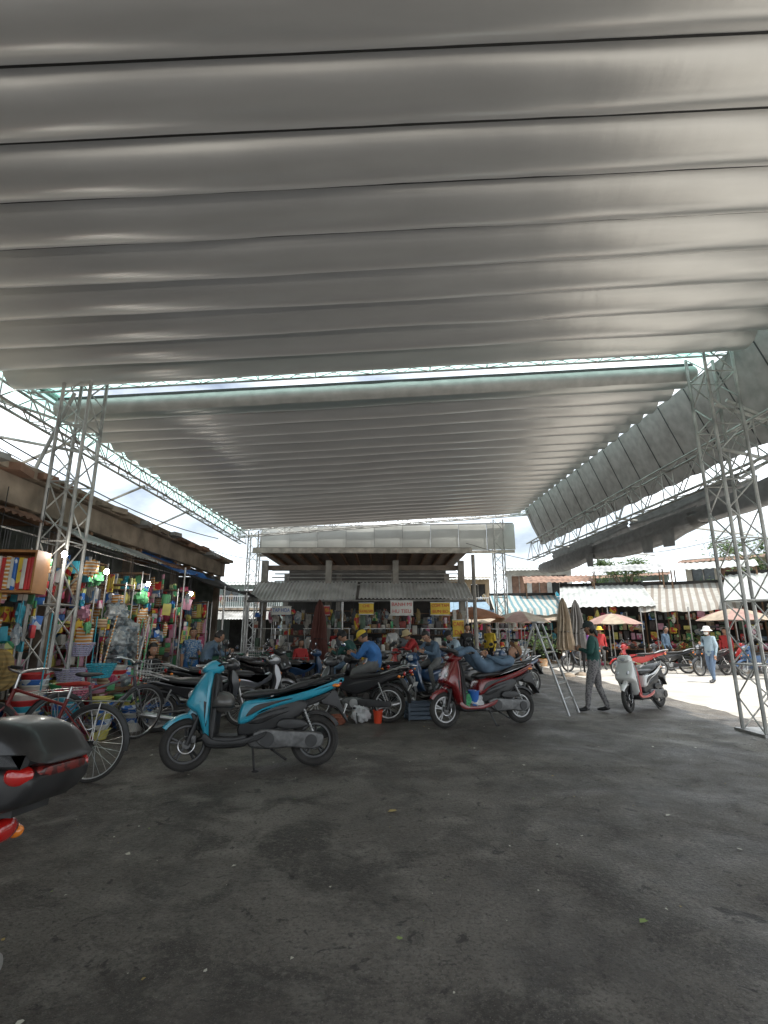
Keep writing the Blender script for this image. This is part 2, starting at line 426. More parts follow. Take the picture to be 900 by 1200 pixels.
swag(9.0,13.5,6.75,6.85,4.4,4.5,.5); swag(13.4,20,6.75,6.85,4.45,4.6,.5)
for (y,z) in ((10.6,3.5),(11.5,3.5),(14.9,3.6)):
    mb.add([(6.28,y,z+.15),(6.28,y+.55,z+.2),(6.29,y+.5,z-.2),(6.29,y+.05,z-.24)],[[0,1,2,3]],DCAN)
mb.build('folded_canvas',sharp=80)
# ---------------------------------------------------------------- vehicles
def wheel(mb,x,r,tr,alloy=True,y=0,M=None,rimm=RIM):
    c=(x,y,r)
    mb.ring(c,r-tr,tr,RUB,36,10,M=M)
    mb.ring(c,r-tr*2.0,tr*.42,rimm,36,6,M=M,ys=1.6)
    ri=r-tr*2
    if alloy:
        for k in range(5):
            a=k*2*math.pi/5+.3
            for da in (-.13,.13):
                mb.tube([(x+.03*math.cos(a),y,r+.03*math.sin(a)),(x+ri*math.cos(a+da),y,r+ri*math.sin(a+da))],[.016,.010],rimm,5,M=M)
        mb.tube([(x,y-.05,r),(x,y+.05,r)],.04,ENG,12,M=M)
        mb.ring((x,y+.055,r),.08,.006,STL,20,5,M=M)
    else:
        for k in range(28):
            a=k*2*math.pi/28; s_=1 if k%2 else -1
            mb.tube([(x+.025*math.cos(a+.5*s_),y+.03*s_,r+.025*math.sin(a+.5*s_)),(x+ri*math.cos(a),y,r+ri*math.sin(a))],.0022,STL,3,M=M,cap=False)
        mb.tube([(x,y-.05,r),(x,y+.05,r)],.05 if tr>.025 else .018,ALU,12,M=M)
def bars(mb,hx,hz,M=None,span=.33):
    for s_ in (-1,1):
        mb.tube([(hx,0,hz),(hx-.02,s_*.12,hz+.02),(hx-.09,s_*(span-.1),hz+.05),(hx-.12,s_*(span-.08),hz+.05)],.012,BLK,8,M=M)
        mb.tube([(hx-.09,s_*(span-.12),hz+.05),(hx-.13,s_*(span+.02),hz+.045)],.018,RUB,8,M=M)
        mb.tube([(hx-.06,s_*(span-.13),hz+.05),(hx-.04,s_*(span-.06),hz+.045),(hx-.08,s_*(span+.02),hz+.04)],.006,ALU,5,M=M)
        mb.tube([(hx-.08,s_*(span-.13),hz+.06),(hx-.06,s_*(span-.1),hz+.15),(hx-.05,s_*(span-.02),hz+.21)],.006,BLK,6,M=M)
        mb.ell((hx-.05,s_*(span+.02),hz+.23),(.018,.065,.042),BLK,M=M)
        mb.ell((hx-.066,s_*(span+.02),hz+.23),(.006,.056,.034),MIR,M=M)
def scooter(F,Rr,body,trim=None,steer=0,name='motor_scooter',helmet=False,rimm=RIM,lean=rad(5),skirt=None):
    F=Vector(F);Rr=Vector(Rr); mid=(F+Rr)/2; d=F-Rr; trim=trim or BLK; skirt=skirt or body
    mb=MB(); wb=.64
    pv=Matrix.Translation((.5,0,0))@Matrix.Rotation(steer,4,'Z')@Matrix.Translation((-.5,0,0))
    wheel(mb,wb,.25,.040,M=pv,rimm=rimm); wheel(mb,-wb,.25,.046,rimm=rimm)
    mb.arc((wb,0,.25),.278,.058,.014,35,158,body,M=pv)
    mb.pillow([(wb-.05,.47),(wb+.02,.53),(wb-.03,.59),(wb-.09,.60),(wb-.13,.50)],.045,.02,body,M=pv)
    for s_ in (-1,1):
        mb.tube([(wb,s_*.075,.25),(wb-.06,s_*.07,.42),(.50,s_*.05,.66)],[.022,.024,.02],BLK,8,M=pv)
    mb.box((wb-.06,.075,.30),(.05,.03,.07),ENG,bev=.008,M=pv)
    mb.pillow([(.41,.92),(.48,.95),(.555,.86),(.63,.72),(.665,.63),(.60,.565),(.545,.53),(.50,.42),(.455,.31),(.40,.29),(.405,.45),(.405,.70)],.195,.045,body,ry=.12,
        wf=lambda x,z: (1-.9*max(0,x-.5))*(1 if z>.5 else .80+.4*(z-.27)*2) - (.28*max(0,z-.78)/.18))
    mb.pillow([(.36,.88),(.42,.90),(.42,.6),(.41,.34),(.36,.30),(.345,.5)],.185,.02,trim,ry=.06,wf=lambda x,z:1-.35*max(0,z-.75)/.15)
    for s_ in (-1,1):
        mb.ell((.60,s_*.10,.72),(.055,.03,.045),GLS,R=Matrix.Rotation(rad(30),3,'Y'))
        mb.ell((.595,s_*.112,.665),(.05,.02,.016),ORL,R=Matrix.Rotation(rad(30),3,'Y'))
        mb.pillow([(.43,.62),(.52,.66),(.58,.63),(.53,.59),(.46,.50),(.44,.42)],.006,.004,BLK,yc=s_*.176,wf=lambda x,z:1)
    mb.pillow([(.56,.52),(.61,.53),(.56,.42),(.51,.36)],.085,.012,BLK)
    mb.pillow([(.33,.97),(.36,1.02),(.43,1.055),(.50,1.03),(.555,.965),(.52,.92),(.43,.905),(.36,.93)],.125,.04,body,ry=.08,M=pv,wf=lambda x,z:1-.9*max(0,x-.46))
    mb.ell((.53,0,.965),(.03,.08,.036),GLS,R=Matrix.Rotation(rad(25),3,'Y'),M=pv)
    mb.pillow([(.32,.99),(.34,1.03),(.42,1.065),(.40,1.02),(.33,.96)],.10,.012,BLK,M=pv)
    bars(mb,.42,.98,M=pv)
    mb.pillow([(.46,.27),(.42,.34),(.36,.335),(.16,.325),(.06,.34),(.02,.26),(.10,.215),(.38,.215)],.17,.025,BLK,ry=.04)
    for s_ in (-1,1):
        mb.pillow([(.47,.31),(.44,.36),(.36,.30),(.18,.285),(-.02,.32),(-.16,.36),(-.10,.29),(.1,.245),(.38,.25)],.012,.010,skirt,yc=s_*.175)
    mb.pillow([(.14,.33),(.10,.60),(.06,.68),(-.15,.66),(-.5,.66),(-.55,.55),(-.35,.42),(-.1,.33)],.125,.03,BLK,ry=.06)
    mb.pillow([(.13,.42),(.15,.50),(.11,.63),(.04,.665),(-.25,.69),(-.50,.745),(-.74,.81),(-.93,.865),(-.91,.80),(-.74,.71),(-.50,.63),(-.28,.585),(-.10,.53),(.02,.44)],.16,.04,body,ry=.12,
        wf=lambda x,z: 1 if x>-.3 else max(.38,1-1.0*(-.3-x)))
    for s_ in (-1,1):
        mb.pillow([(.06,.50),(-.02,.60),(-.22,.64),(-.40,.665),(-.25,.625),(-.08,.565)],.006,.004,BLK,yc=s_*.157)
    mb.pillow([(.06,.44),(-.1,.53),(-.3,.585),(-.55,.64),(-.8,.73),(-.74,.65),(-.5,.56),(-.28,.50),(-.08,.42)],.135,.02,BLK,ry=.06,wf=lambda x,z: 1 if x>-.3 else max(.42,1-.95*(-.3-x)))
    mb.pillow([(.10,.665),(.135,.70),(.08,.74),(-.10,.755),(-.28,.76),(-.36,.79),(-.50,.835),(-.70,.862),(-.80,.862),(-.77,.83),(-.55,.775),(-.3,.71),(-.05,.68)],.15,.025,VIN,ry=.08,
        wf=lambda x,z: 1-.45*max(0,x+.02)/.15 if x>-.02 else (1 if x>-.35 else max(.6,1-.8*(-.35-x))))
    mb.tube([(-.55,.13,.80),(-.75,.115,.875),(-.92,.06,.90),(-.94,0,.903),(-.92,-.06,.90),(-.75,-.115,.875),(-.55,-.13,.80)],.012,BLK,8)
    mb.ell((-.89,0,.81),(.03,.065,.03),REDL)
    for s_ in (-1,1): mb.ell((-.85,s_*.07,.785),(.045,.018,.018),ORL)
    mb.pillow([(-.70,.66),(-.84,.74),(-.90,.62),(-.98,.44),(-.96,.43),(-.86,.56),(-.72,.60)],.07,.01,BLK)
    mb.box((-.955,0,.55),(.012,.15,.10),WHT,R=Matrix.Rotation(rad(-22),3,'Y'),bev=.003)
    mb.arc((-wb,0,.25),.285,.06,.008,60,150,BLK)
    mb.pillow([(-.05,.27),(-.02,.34),(-.12,.38),(-.40,.36),(-.62,.345),(-.72,.31),(-.71,.21),(-.60,.18),(-.40,.20),(-.15,.20)],.04,.02,ENG,yc=.125,ry=.02)
    mb.tube([(-.16,.166,.285),(-.16,.178,.285)],.07,BLK,20); mb.tube([(-.60,.166,.26),(-.60,.178,.26)],.06,BLK,20)
    mb.pillow([(0,.2),(.02,.33),(-.2,.40),(-.38,.36),(-.36,.2)],.09,.03,ENG)
    mb.pillow([(-.25,.40),(-.3,.47),(-.5,.46),(-.56,.40),(-.4,.37)],.035,.015,BLK,yc=.13)
    mb.tube([(0,-.10,.24),(-.2,-.13,.17),(-.34,-.15,.2)],.016,STL,8)
    mb.tube([(-.34,-.16,.20),(-.40,-.16,.215),(-.80,-.165,.32),(-.86,-.165,.335)],[.03,.055,.06,.035],BLK,14)
    mb.pillow([(-.40,.20),(-.45,.27),(-.72,.36),(-.78,.34),(-.7,.27)],.012,.008,STL,yc=-.226)
    for s_ in (-1,1):
        mb.tube([(-.62,s_*.115,.33),(-.50,s_*.11,.60)],.014,ALU,8)
        for k in range(7): mb.ring((-.605+.0125*k,s_*.114,.38+.026*k),.022,.005,STL,12,4,ax='z')
    mb.tube([(-.02,.13,.22),(-.06,.24,.02)],.011,BLK,6); mb.ell((-.07,.255,.012),(.035,.02,.01),BLK)
    mb.tube([(-.2,.1,.19),(-.34,.13,.10),(-.36,.14,.09)],.012,BLK,6)
    if helmet:
        mb.ell((.30,.10,.64),(.12,.115,.105),helmet)
        mb.ring((.30,.10,.60),.112,.012,BLK,20,5,ax='z'); mb.tube([(.34,.06,.74),(.37,.03,.82)],.01,BLK,6)
    o=mb.build(name,(mid.x,mid.y,0),math.atan2(d.y,d.x),d.length/1.28 if d.length<1.45 else 1.05,lean)
    return o
def underbone(F,heading,body,name='underbone_motorcycle',box=False,steer=0,basket=False,lean=rad(5),rimm=ALU,seatcol=VIN,front_at=True):
    F=Vector(F); hd=Vector((math.cos(heading),math.sin(heading))); mid=F-hd*.62 if front_at else F
    mb=MB(); wb=.62
    pv=Matrix.Translation((.47,0,0))@Matrix.Rotation(steer,4,'Z')@Matrix.Translation((-.47,0,0))
    wheel(mb,wb,.285,.032,False,M=pv,rimm=rimm); wheel(mb,-wb,.285,.036,False,rimm=rimm)
    mb.arc((wb,0,.285),.31,.05,.014,20,170,body,M=pv)
    for s_ in (-1,1):
        mb.tube([(wb,s_*.07,.285),(wb-.06,s_*.07,.48),(.46,s_*.06,.84)],[.024,.024,.018],ALU,8,M=pv)
    mb.pillow([(.40,.90),(.48,.84),(.535,.66),(.50,.52),(.44,.36),(.36,.28),(.31,.30),(.38,.45),(.41,.60),(.38,.74)],.20,.022,body,ry=.16,wf=lambda x,z:1-.5*max(0,z-.7)/.2)
    mb.pillow([(.36,.86),(.42,.80),(.47,.66),(.42,.45),(.36,.36),(.36,.6)],.07,.02,BLK)
    for s_ in (-1,1): mb.ell((.505,s_*.12,.72),(.035,.03,.028),ORL)
    mb.pillow([(.27,.93),(.31,.99),(.41,1.04),(.49,1.0),(.52,.92),(.45,.86),(.34,.87)],.115,.04,body,ry=.06,M=pv)
    mb.ell((.495,0,.94),(.035,.08,.06),GLS,M=pv)
    bars(mb,.37,.96,M=pv,span=.31)
    mb.pillow([(.38,.72),(.36,.60),(.18,.50),(.02,.44),(-.15,.44),(-.36,.52),(-.60,.64),(-.86,.735),(-.88,.80),(-.70,.78),(-.40,.70),(-.1,.66),(.12,.60),(.28,.70)],.11,.035,body,ry=.08,wf=lambda x,z:1 if x>-.4 else max(.55,1-.9*(-.4-x)))
    mb.pillow([(.06,.655),(.08,.70),(0,.745),(-.2,.765),(-.36,.765),(-.55,.805),(-.78,.83),(-.84,.815),(-.7,.77),(-.4,.70),(-.15,.665)],.135,.028,seatcol,ry=.07,wf=lambda x,z:1-.4*max(0,x+.05)/.13 if x>-.05 else 1)
    mb.ell((-.885,0,.765),(.03,.07,.04),REDL)
    for s_ in (-1,1):
        mb.tube([(-.80,s_*.06,.72),(-.82,s_*.15,.72)],.008,BLK,6); mb.ell((-.82,s_*.17,.72),(.03,.03,.024),ORL)
    mb.tube([(-.5,.13,.76),(-.8,.12,.86),(-.95,.08,.87),(-.95,-.08,.87),(-.8,-.12,.86),(-.5,-.13,.76)],.011,STL,8)
    mb.arc((-wb,0,.285),.325,.055,.012,20,140,BLK)
    if not box:
        mb.pillow([(-.80,.70),(-.88,.68),(-1.0,.46),(-.97,.45),(-.86,.60)],.06,.008,BLK)
        mb.box((-.975,0,.55),(.01,.14,.10),WHT,R=Matrix.Rotation(rad(-25),3,'Y'))
    mb.pillow([(.12,.22),(.16,.32),(.08,.38),(-.15,.38),(-.24,.30),(-.18,.21),(0,.19)],.11,.03,ENG)
    mb.tube([(.10,0,.32),(.34,0,.36)],.055,ALU,14)
    for k in range(8): mb.tube([(.14+.025*k,0,.327+.004*k),(.147+.025*k,0,.328+.004*k)],.072,ENG,14)
    for s_ in (-1,1):
        mb.tube([(-.05,s_*.115,.29),(-.05,s_*.125,.29)],.07,ALU,18)
        mb.tube([(-.1,s_*.10,.22),(-.1,s_*.2,.22),(-.1,s_*.29,.22)],[.012,.012,.02],BLK,8)
        mb.tube([(-.12,s_*.08,.31),(-wb,s_*.085,.285)],.018,ENG,6)
        mb.tube([(-wb+.02,s_*.11,.30),(-.46,s_*.11,.62)],.012,ALU,8)
        for k in range(8): mb.ring((-wb+.045+.014*k,s_*.11,.36+.026*k),.022,.005,STL,12,4,ax='z')
    mb.pillow([(-.15,.25),(-.15,.36),(-.55,.335),(-.66,.33),(-.66,.25),(-.5,.24)],.012,.006,BLK,yc=.11)
    mb.tube([(.34,-.03,.33),(.36,-.10,.22),(.1,-.13,.16),(-.3,-.14,.19)],.014,STL,8)
    mb.tube([(-.3,-.15,.19),(-.36,-.15,.20),(-.82,-.16,.30),(-.86,-.16,.31)],[.02,.042,.048,.03],STL,14)
    mb.tube([(-.1,.12,.22),(-.16,.26,.02)],.011,BLK,6); mb.ell((-.17,.27,.012),(.03,.02,.01),BLK)
    if box:
        bx=-.86; LID=mat('black_lid',(.013,.013,.014),.32,coat=.15)
        mb.pillow([(bx-.15,.86),(bx-.19,.98),(bx+.17,.98),(bx+.13,.84)],.18,.03,BLK,ry=.06)
        mb.pillow([(bx-.195,.985),(bx-.185,1.05),(bx-.10,1.12),(bx+.06,1.14),(bx+.16,1.07),(bx+.18,.985)],.205,.05,LID,ry=.12)
        RR=mat('red_reflector',(.16,.015,.012),.35,coat=.4,pattern='fine',col2=(.05,.006,.006))
        mb.pillow([(bx-.20,.935),(bx-.213,.985),(bx-.15,1.0),(bx-.13,.94)],.14,.02,RR,ry=.06)
        for s_ in (-1,1):
            mb.pillow([(bx+.02,.93),(bx+.03,1.03),(bx+.13,1.02),(bx+.14,.95)],.012,.01,RR,yc=s_*.19)
            mb.ell((bx-.15,s_*.165,.965),(.05,.03,.035),REDL)
        mb.box((bx+.02,0,.84),(.26,.2,.03),BLK)
    return mb.build(name,(mid.x,mid.y,0),heading,1.0,lean)
CY=mat('cyan_paint',(.025,.31,.44),.28,var=.1,coat=.7)
RED=mat('dark_red_paint',(.17,.008,.01),.25,var=.12,coat=.8)
WRD=mat('white_paint_bike',(.66,.66,.64),.28,var=.06,coat=.6)
BRD=mat('bright_red_paint',(.42,.015,.012),.28,coat=.7)
BKP=mat('black_paint',(.022,.022,.024),.28,coat=.7)
NVY=mat('navy_paint',(.02,.06,.14),.28,coat=.7)
SLV=mat('silver_paint',(.3,.3,.31),.3,.6,coat=.6)
HELM=mat('grey_helmet',(.09,.085,.08),.35,coat=.4)
scooter((-2.14,5.83),(-.78,6.05),CY,steer=rad(14),helmet=HELM,skirt=BLK)
scooter((.95,8.3),(2.25,8.75),RED,steer=rad(6),rimm=RIML)
scooter((4.52,9.8),(5.5,10.55),WRD,trim=BRD,steer=rad(8),skirt=BRD)
underbone((-.85,10.0),math.atan2(.62,-1.05),BKP,steer=rad(-10))
underbone((.50,10.4),rad(222),NVY,steer=rad(20))
underbone((-2.25,8.45),math.atan2(.45,1.1),BKP)
underbone((-1.35,11.0),rad(160),BKP); underbone((-.55,12.2),rad(190),SLV); underbone((1.2,12.6),rad(215),NVY); underbone((.1,13.4),rad(190),BRD); underbone((2.2,13.2),rad(200),BKP)
underbone((1.5,11.4),rad(235),BKP,steer=rad(-15)); underbone((-1.5,13.0),rad(20),NVY); underbone((.55,11.6),rad(250),BKP,steer=rad(15))
scooter((.9,14.4),(2.1,14.9),BKP); scooter((-2.2,12.1),(-3.4,12.6),BKP); underbone((-2.9,10.6),rad(40),BKP); underbone((-1.9,9.9),rad(25),SLV); underbone((-.2,11.1),rad(205),BKP,steer=rad(10))
underbone((3.4,14.6),rad(230),BKP); underbone((-3.1,15.2),rad(15),BRD)
underbone((-1.15,9.0),rad(170),BKP,steer=rad(12)) ; underbone((1.25,10.0),rad(205),BKP,steer=rad(-8)); underbone((2.6,12.0),rad(215),NVY)
underbone((-2.245,1.93),rad(180),BKP,box=True,front_at=False)
underbone((6.10,7.3),rad(150),BKP,front_at=True)
underbone((10.6,17.5),rad(200),BKP); underbone((11.3,16.3),rad(190),NVY); underbone((7.9,17.5),rad(170),BRD)
underbone((6.9,19.5),rad(200),BKP); underbone((9.6,18.8),rad(170),BKP); scooter((12.2,18.0),(13.3,17.3),BRD)
# ---------------------------------------------------------------- bicycle
def bicycle(x,y,heading,fr,basket=False,lean=rad(6),saddle=None):
    mb=MB(); r=.33; wb=.53; saddle=saddle or BLK
    for s_ in (-1,1): wheel(mb,s_*wb,r,.017,False,rimm=STL)
    BL=BLK
    mb.arc((wb,0,r),.35,.025,.006,10,150,BL); mb.arc((-wb,0,r),.35,.025,.006,20,190,BL)
    bb=(-.08,0,.28); hd=(.36,0,.80); hd2=(.40,0,.66); st=(-.20,0,.72)
    mb.tube([bb,hd2],.017,fr); mb.tube([(-.19,0,.66),hd],.015,fr); mb.tube([bb,st],.016,fr); mb.tube([hd,hd2],.02,fr)
    for s_ in (-1,1):
        mb.tube([(-wb,s_*.05,r),(-.08,s_*.03,.28)],.009,fr,6); mb.tube([(-wb,s_*.05,r),(-.19,s_*.02,.64)],.008,fr,6)
        mb.tube([(wb,s_*.05,r),(.43,s_*.045,.60),(.40,0,.66)],.011,fr,6)
        mb.tube([(-.08,s_*.05,.28),(-.08+s_*.1,s_*.09,.28-s_*.13)],.008,STL,6); mb.box((-.08+s_*.1,s_*.14,.28-s_*.13),(.08,.09,.02),BLK,bev=.004)
        mb.tube([(.34,0,.95),(.36,s_*.12,.98),(.28,s_*.24,1.0),(.14,s_*.27,.99)],.011,STL,8); mb.tube([(.24,s_*.255,1.0),(.12,s_*.275,.99)],.016,BLK,8)
        mb.tube([(-wb,s_*.06,r),(-wb-.05,s_*.06,.70)],.006,STL,5)
        mb.tube([(-.25,s_*.06,.70),(-.80,s_*.06,.70)],.006,STL,5)
    for k in range(4): mb.tube([(-.35-.13*k,-.06,.70),(-.35-.13*k,.06,.70)],.005,STL,5)
    mb.tube([hd,(.34,0,.95)],.012,STL); mb.tube([st,(-.22,0,.83)],.012,STL)
    mb.pillow([(-.36,.84),(-.34,.88),(-.2,.87),(-.08,.86),(-.08,.84),(-.2,.83)],.075,.015,saddle,ry=.05,wf=lambda x,z:max(.3,1-2.4*max(0,x+.26)))
    mb.ring((-.08,.05,.28),.08,.006,STL,20,5)
    mb.tube([(-.08,.05,.36),(-wb,.05,r+.04)],.004,BLK,4); mb.tube([(-.08,.05,.20),(-wb,.05,r-.04)],.004,BLK,4)
    if basket:
        for k in range(5):
            z=.72+.06*k; a=.11+.012*k
            mb.tube([(.44,-a,z),(.44+2*a,-a,z),(.44+2*a,a,z),(.44,a,z),(.44,-a,z)],.004,STL,4)
        for k in range(6):
            for s_ in (-1,1): mb.tube([(.44+.044*k,s_*.11,.72),(.44+.05*k,s_*.158,.96)],.003,STL,4)
    return mb.build('bicycle',(x,y,0),heading,1.08,lean)
bicycle(-3.52,5.45,rad(176),mat('dark_red_frame',(.16,.02,.018),.35),saddle=mat('red_saddle',(.35,.03,.02),.5))
bicycle(-2.95,14.2,rad(185),mat('grey_frame',(.1,.1,.11),.4),True)
bicycle(-4.2,11.0,rad(120),mat('green_frame',(.04,.12,.08),.4),True)
bicycle(-3.75,7.0,rad(60),mat('grey_frame',(.1,.1,.11),.4),True)
# ---------------------------------------------------------------- people
def hand(mb,w_,d,side,m,curl=.5):
    d=Vector(d).normalized(); n=d.cross(Vector((0,0,1)))
    if n.length<.2: n=Vector((0,side,0))-d*d.y*side
    n.normalize(); s_=d.cross(n).normalized()
    if side<0: n=-n
    R_=Matrix((d,s_,n)).transposed()
    mb.ell(w_+d*.05,(.052,.040,.017),m,R=R_,nu=10,nv=6)
    for k,(o,l) in enumerate(((-.029,.064),(-.01,.076),(.010,.072),(.028,.056))):
        p=w_+d*.088+s_*o; pts=[p]; a=curl*.4
        for q,fr in enumerate((.45,.32,.23)):
            p=p+(d*math.cos(a)-n*math.sin(a)+s_*o*1.5)*l*fr; pts.append(p); a+=curl*.9
        mb.tube(pts,[.0095,.009,.008,.006],m,6)
    p=w_+d*.03-s_*.032
    mb.tube([p,p+(d*.6-s_*.8-n*.2).normalized()*.035,p+(d*.6-s_*.8-n*.2).normalized()*.035+(d*.95-s_*.2-n*.35).normalized()*.03],[.013,.011,.007],m,6)
def head(mb,c,yaw,pitch,skin,hair,hat=None,hatm=None,long_=False,mask=None,roll=0):
    R_=Matrix.Rotation(yaw,3,'Z')@Matrix.Rotation(pitch,3,'Y')@Matrix.Rotation(roll,3,'X')
    def fn(d,p):
        p=p.copy()
        if d.z<0: k=1+.28*d.z; p.y*=k; p.x*=(1+.12*d.z) if d.x<0 else 1+.02*d.z
        if d.x>.5:
            a=math.atan2(d.y,d.x)
            p.x+=.020*math.exp(-(a/.16)**2-((d.z+.12)/.16)**2)+.006*math.exp(-(a/.5)**2-((d.z-.28)/.12)**2)
            p.x-=.006*math.exp(-((abs(a)-.36)/.17)**2-((d.z-.08)/.1)**2)
            p.x+=.005*math.exp(-(a/.3)**2-((d.z+.42)/.08)**2)+.008*math.exp(-(a/.4)**2-((d.z+.78)/.15)**2)
        return p
    mb.ell(c,(.092,.074,.116),skin,R=R_,nu=32,nv=22,fn=fn)
    W=mat('eye_white',(.75,.73,.7),.3); K=mat('dark_iris',(.02,.012,.01),.2); LP=mat('lips',(.3,.1,.09),.5)
    for s_ in (-1,1):
        mb.ell(c+R_@Vector((.078,s_*.030,.008)),(.010,.014,.007),W,R=R_,nu=8,nv=6)
        mb.ell(c+R_@Vector((.086,s_*.030,.008)),(.004,.006,.006),K,R=R_,nu=8,nv=6)
        mb.ell(c+R_@Vector((.088,s_*.031,.030)),(.005,.018,.004),hair,R=R_,nu=8,nv=5)
        mb.ell(c+R_@Vector((-.005,s_*.075,-.005)),(.018,.009,.030),skin,R=R_,nu=8,nv=6)
    mb.ell(c+R_@Vector((.083,0,-.052)),(.009,.022,.006),LP,R=R_,nu=8,nv=5)
    def hf(d,p):
        p=p.copy()
        if d.x>.25 and d.z<.45: p=p*(.80)
        elif d.z<-.35 and not long_: p=p*.82
        return p
    mb.ell(c+R_@Vector((-.008,0,.008)),(.100,.083,.124),hair,R=R_,nu=26,nv=18,fn=hf)
    if long_: mb.ell(c+R_@Vector((-.075,0,-.09)),(.035,.05,.11),hair,R=R_)
    if mask: mb.ell(c+R_@Vector((.045,0,-.055)),(.062,.064,.055),mask,R=R_)
    if hat=='cap':
        mb.ell(c+R_@Vector((-.004,0,.045)),(.108,.092,.092),hatm,R=R_,fn=lambda d,p:Vector((p.x,p.y,max(p.z,-.02))))
        mb.ell(c+R_@Vector((.115,0,.038)),(.065,.07,.008),hatm,R=R_)
    if hat=='bucket':
        mb.lathe([(.001,.15),(.06,.148),(.09,.12),(.102,.05),(.16,.01),(.158,.003),(.10,.04)],hatm,20,M=Matrix.Translation(c)@R_.to_4x4())
    if hat=='cone':
        mb.lathe([(.001,.21),(.11,.13),(.21,.03),(.205,.025),(.10,.11),(.001,.19)],hatm,24,M=Matrix.Translation(c)@R_.to_4x4())
SK=mat('skin_tan',(.36,.2,.13),.55,var=.08); HR=mat('black_hair',(.012,.01,.009),.5)
def stand(h=1.62):
    k=h/1.62
    J=dict(pelvis=(0,0,.92),spine=(.01,0,1.07),chest=(.0,0,1.26),neck=(-.005,0,1.385),hb=(.0,0,1.45),head=(.02,0,1.51))
    for s_,n in ((1,'l'),(-1,'r')):
        J['sh'+n]=(-.01,s_*.155,1.325);J['el'+n]=(-.03,s_*.2,1.06);J['wr'+n]=(.05,s_*.2,.83)
        J['hip'+n]=(0,s_*.085,.85);J['kn'+n]=(.02,s_*.095,.47);J['an'+n]=(-.02,s_*.1,.085);J['to'+n]=(.12,s_*.115,.035)
    return {a:Vector(b)*k for a,b in J.items()}
def human(name,loc,yaw,J,top,bot,skin=SK,shoe=BLK,hair=HR,hat=None,hatm=None,sleeve=True,loose=1.0,hyaw=0,hpitch=0,hroll=0,long_=False,mask=None,curl=.5,shorts=False,extra=None):
    rr=dict(pelvis=.125,spine=.115,chest=.13,neck=.055,hb=.05,sh=.066,el=.045,wr=.028,hip=.09,kn=.058,an=.038,to=.030)
    order=['pelvis','spine','chest','neck','hb']
    ed=[('pelvis','spine'),('spine','chest'),('chest','neck'),('neck','hb')]
    for n in 'lr':
        order+=['sh'+n,'el'+n,'wr'+n,'hip'+n,'kn'+n,'an'+n,'to'+n]
        ed+=[('chest','sh'+n),('sh'+n,'el'+n),('el'+n,'wr'+n),('pelvis','hip'+n),('hip'+n,'kn'+n),('kn'+n,'an'+n),('an'+n,'to'+n)]
    def rd(k):
        b=rr.get(k) or rr[k[:-1]]
        if k[:-1] in('sh','el','hip','kn') or k in('pelvis','spine','chest'): b*=loose
        if k[:-1] in ('an',) and not shorts: b*=1+(loose-1)*1.5
        return b
    me=bpy.data.meshes.new(name+'_sk'); me.from_pydata([tuple(J[k]) for k in order],[(order.index(a),order.index(b)) for a,b in ed],[])
    o=bpy.data.objects.new(name+'_sk',me); sc.collection.objects.link(o)
    md=o.modifiers.new('Skin','SKIN'); md.use_smooth_shade=True
    for i,k in enumerate(order):
        r=rd(k); sv=me.skin_vertices[0].data[i]; sv.radius=(r,r); sv.use_root=(i==0)
    ss=o.modifiers.new('S','SUBSURF'); ss.levels=2; ss.render_levels=2
    dg=bpy.context.evaluated_depsgraph_get(); ev=o.evaluated_get(dg); m2=bpy.data.meshes.new_from_object(ev)
    bpy.data.objects.remove(o)
    mb=MB()
    lab={}
    for a,b in ed:
        if b.startswith('el'): lab[(a,b)]=top
        elif b.startswith('wr'): lab[(a,b)]=top if sleeve else skin
        elif b.startswith('hip') or b.startswith('kn'): lab[(a,b)]=bot
        elif b.startswith('an'): lab[(a,b)]=skin if shorts else bot
        elif b.startswith('to'): lab[(a,b)]=shoe
        elif b in('hb',) : lab[(a,b)]=skin
        else: lab[(a,b)]=top
    seed=random.uniform(0,50)
    vs=[]
    for v in m2.vertices:
        c=v.co.copy(); c+=v.normal*(.010*noise.noise(c*14+Vector((seed,0,0)))+.012*noise.noise(c*6+Vector((seed,3,0)))); vs.append(c)
    groups={}
    for p in m2.polygons:
        c=p.center; best=None;bd=9
        for (a,b),m_ in lab.items():
            A=J[a];B=J[b];AB=B-A; t=max(0,min(1,(c-A).dot(AB)/max(AB.length_squared,1e-8)))
            q=(c-(A+AB*t)).length/(rd(a)*(1-t)+rd(b)*t)
            if q<bd: bd=q;best=m_
        groups.setdefault(best,[]).append(list(p.vertices))
    o0=len(mb.v); mb.v+=vs
    for m_,fl in groups.items():
        k=mb.mi(m_)
        for f in fl: mb.f.append([o0+i for i in f]); mb.m.append(k)
    bpy.data.meshes.remove(m2)
    for s_,n in ((1,'l'),(-1,'r')):
        d=(J['wr'+n]-J['el'+n]).normalized(); hand(mb,J['wr'+n]+d*.005,d,s_,skin,curl)
        mb.tube([J['wr'+n]-d*.03,J['wr'+n]+d*.03],[.03,.026],top if sleeve else skin,10)
        t=J['to'+n];a_=J['an'+n]; e=(t-a_)
        mb.ell((a_*.4+t*.6)+Vector((0,0,-.005)),(.125,.042,.034),shoe,R=Matrix.Rotation(math.atan2(e.y,e.x),3,'Z')@Matrix.Rotation(-math.atan2(e.z,math.hypot(e.x,e.y))*.45,3,'Y'))
    head(mb,J['head']+Vector((.01,0,.03)),hyaw,hpitch,skin,hair,hat,hatm,long_,mask,hroll)
    if extra: extra(mb,J)
    return mb.build(name,loc,yaw,1.0,0,sharp=60)
GRN=mat('dark_green_cloth',(.015,.07,.06),.85,bump=.5,bscale=18,var=.3)
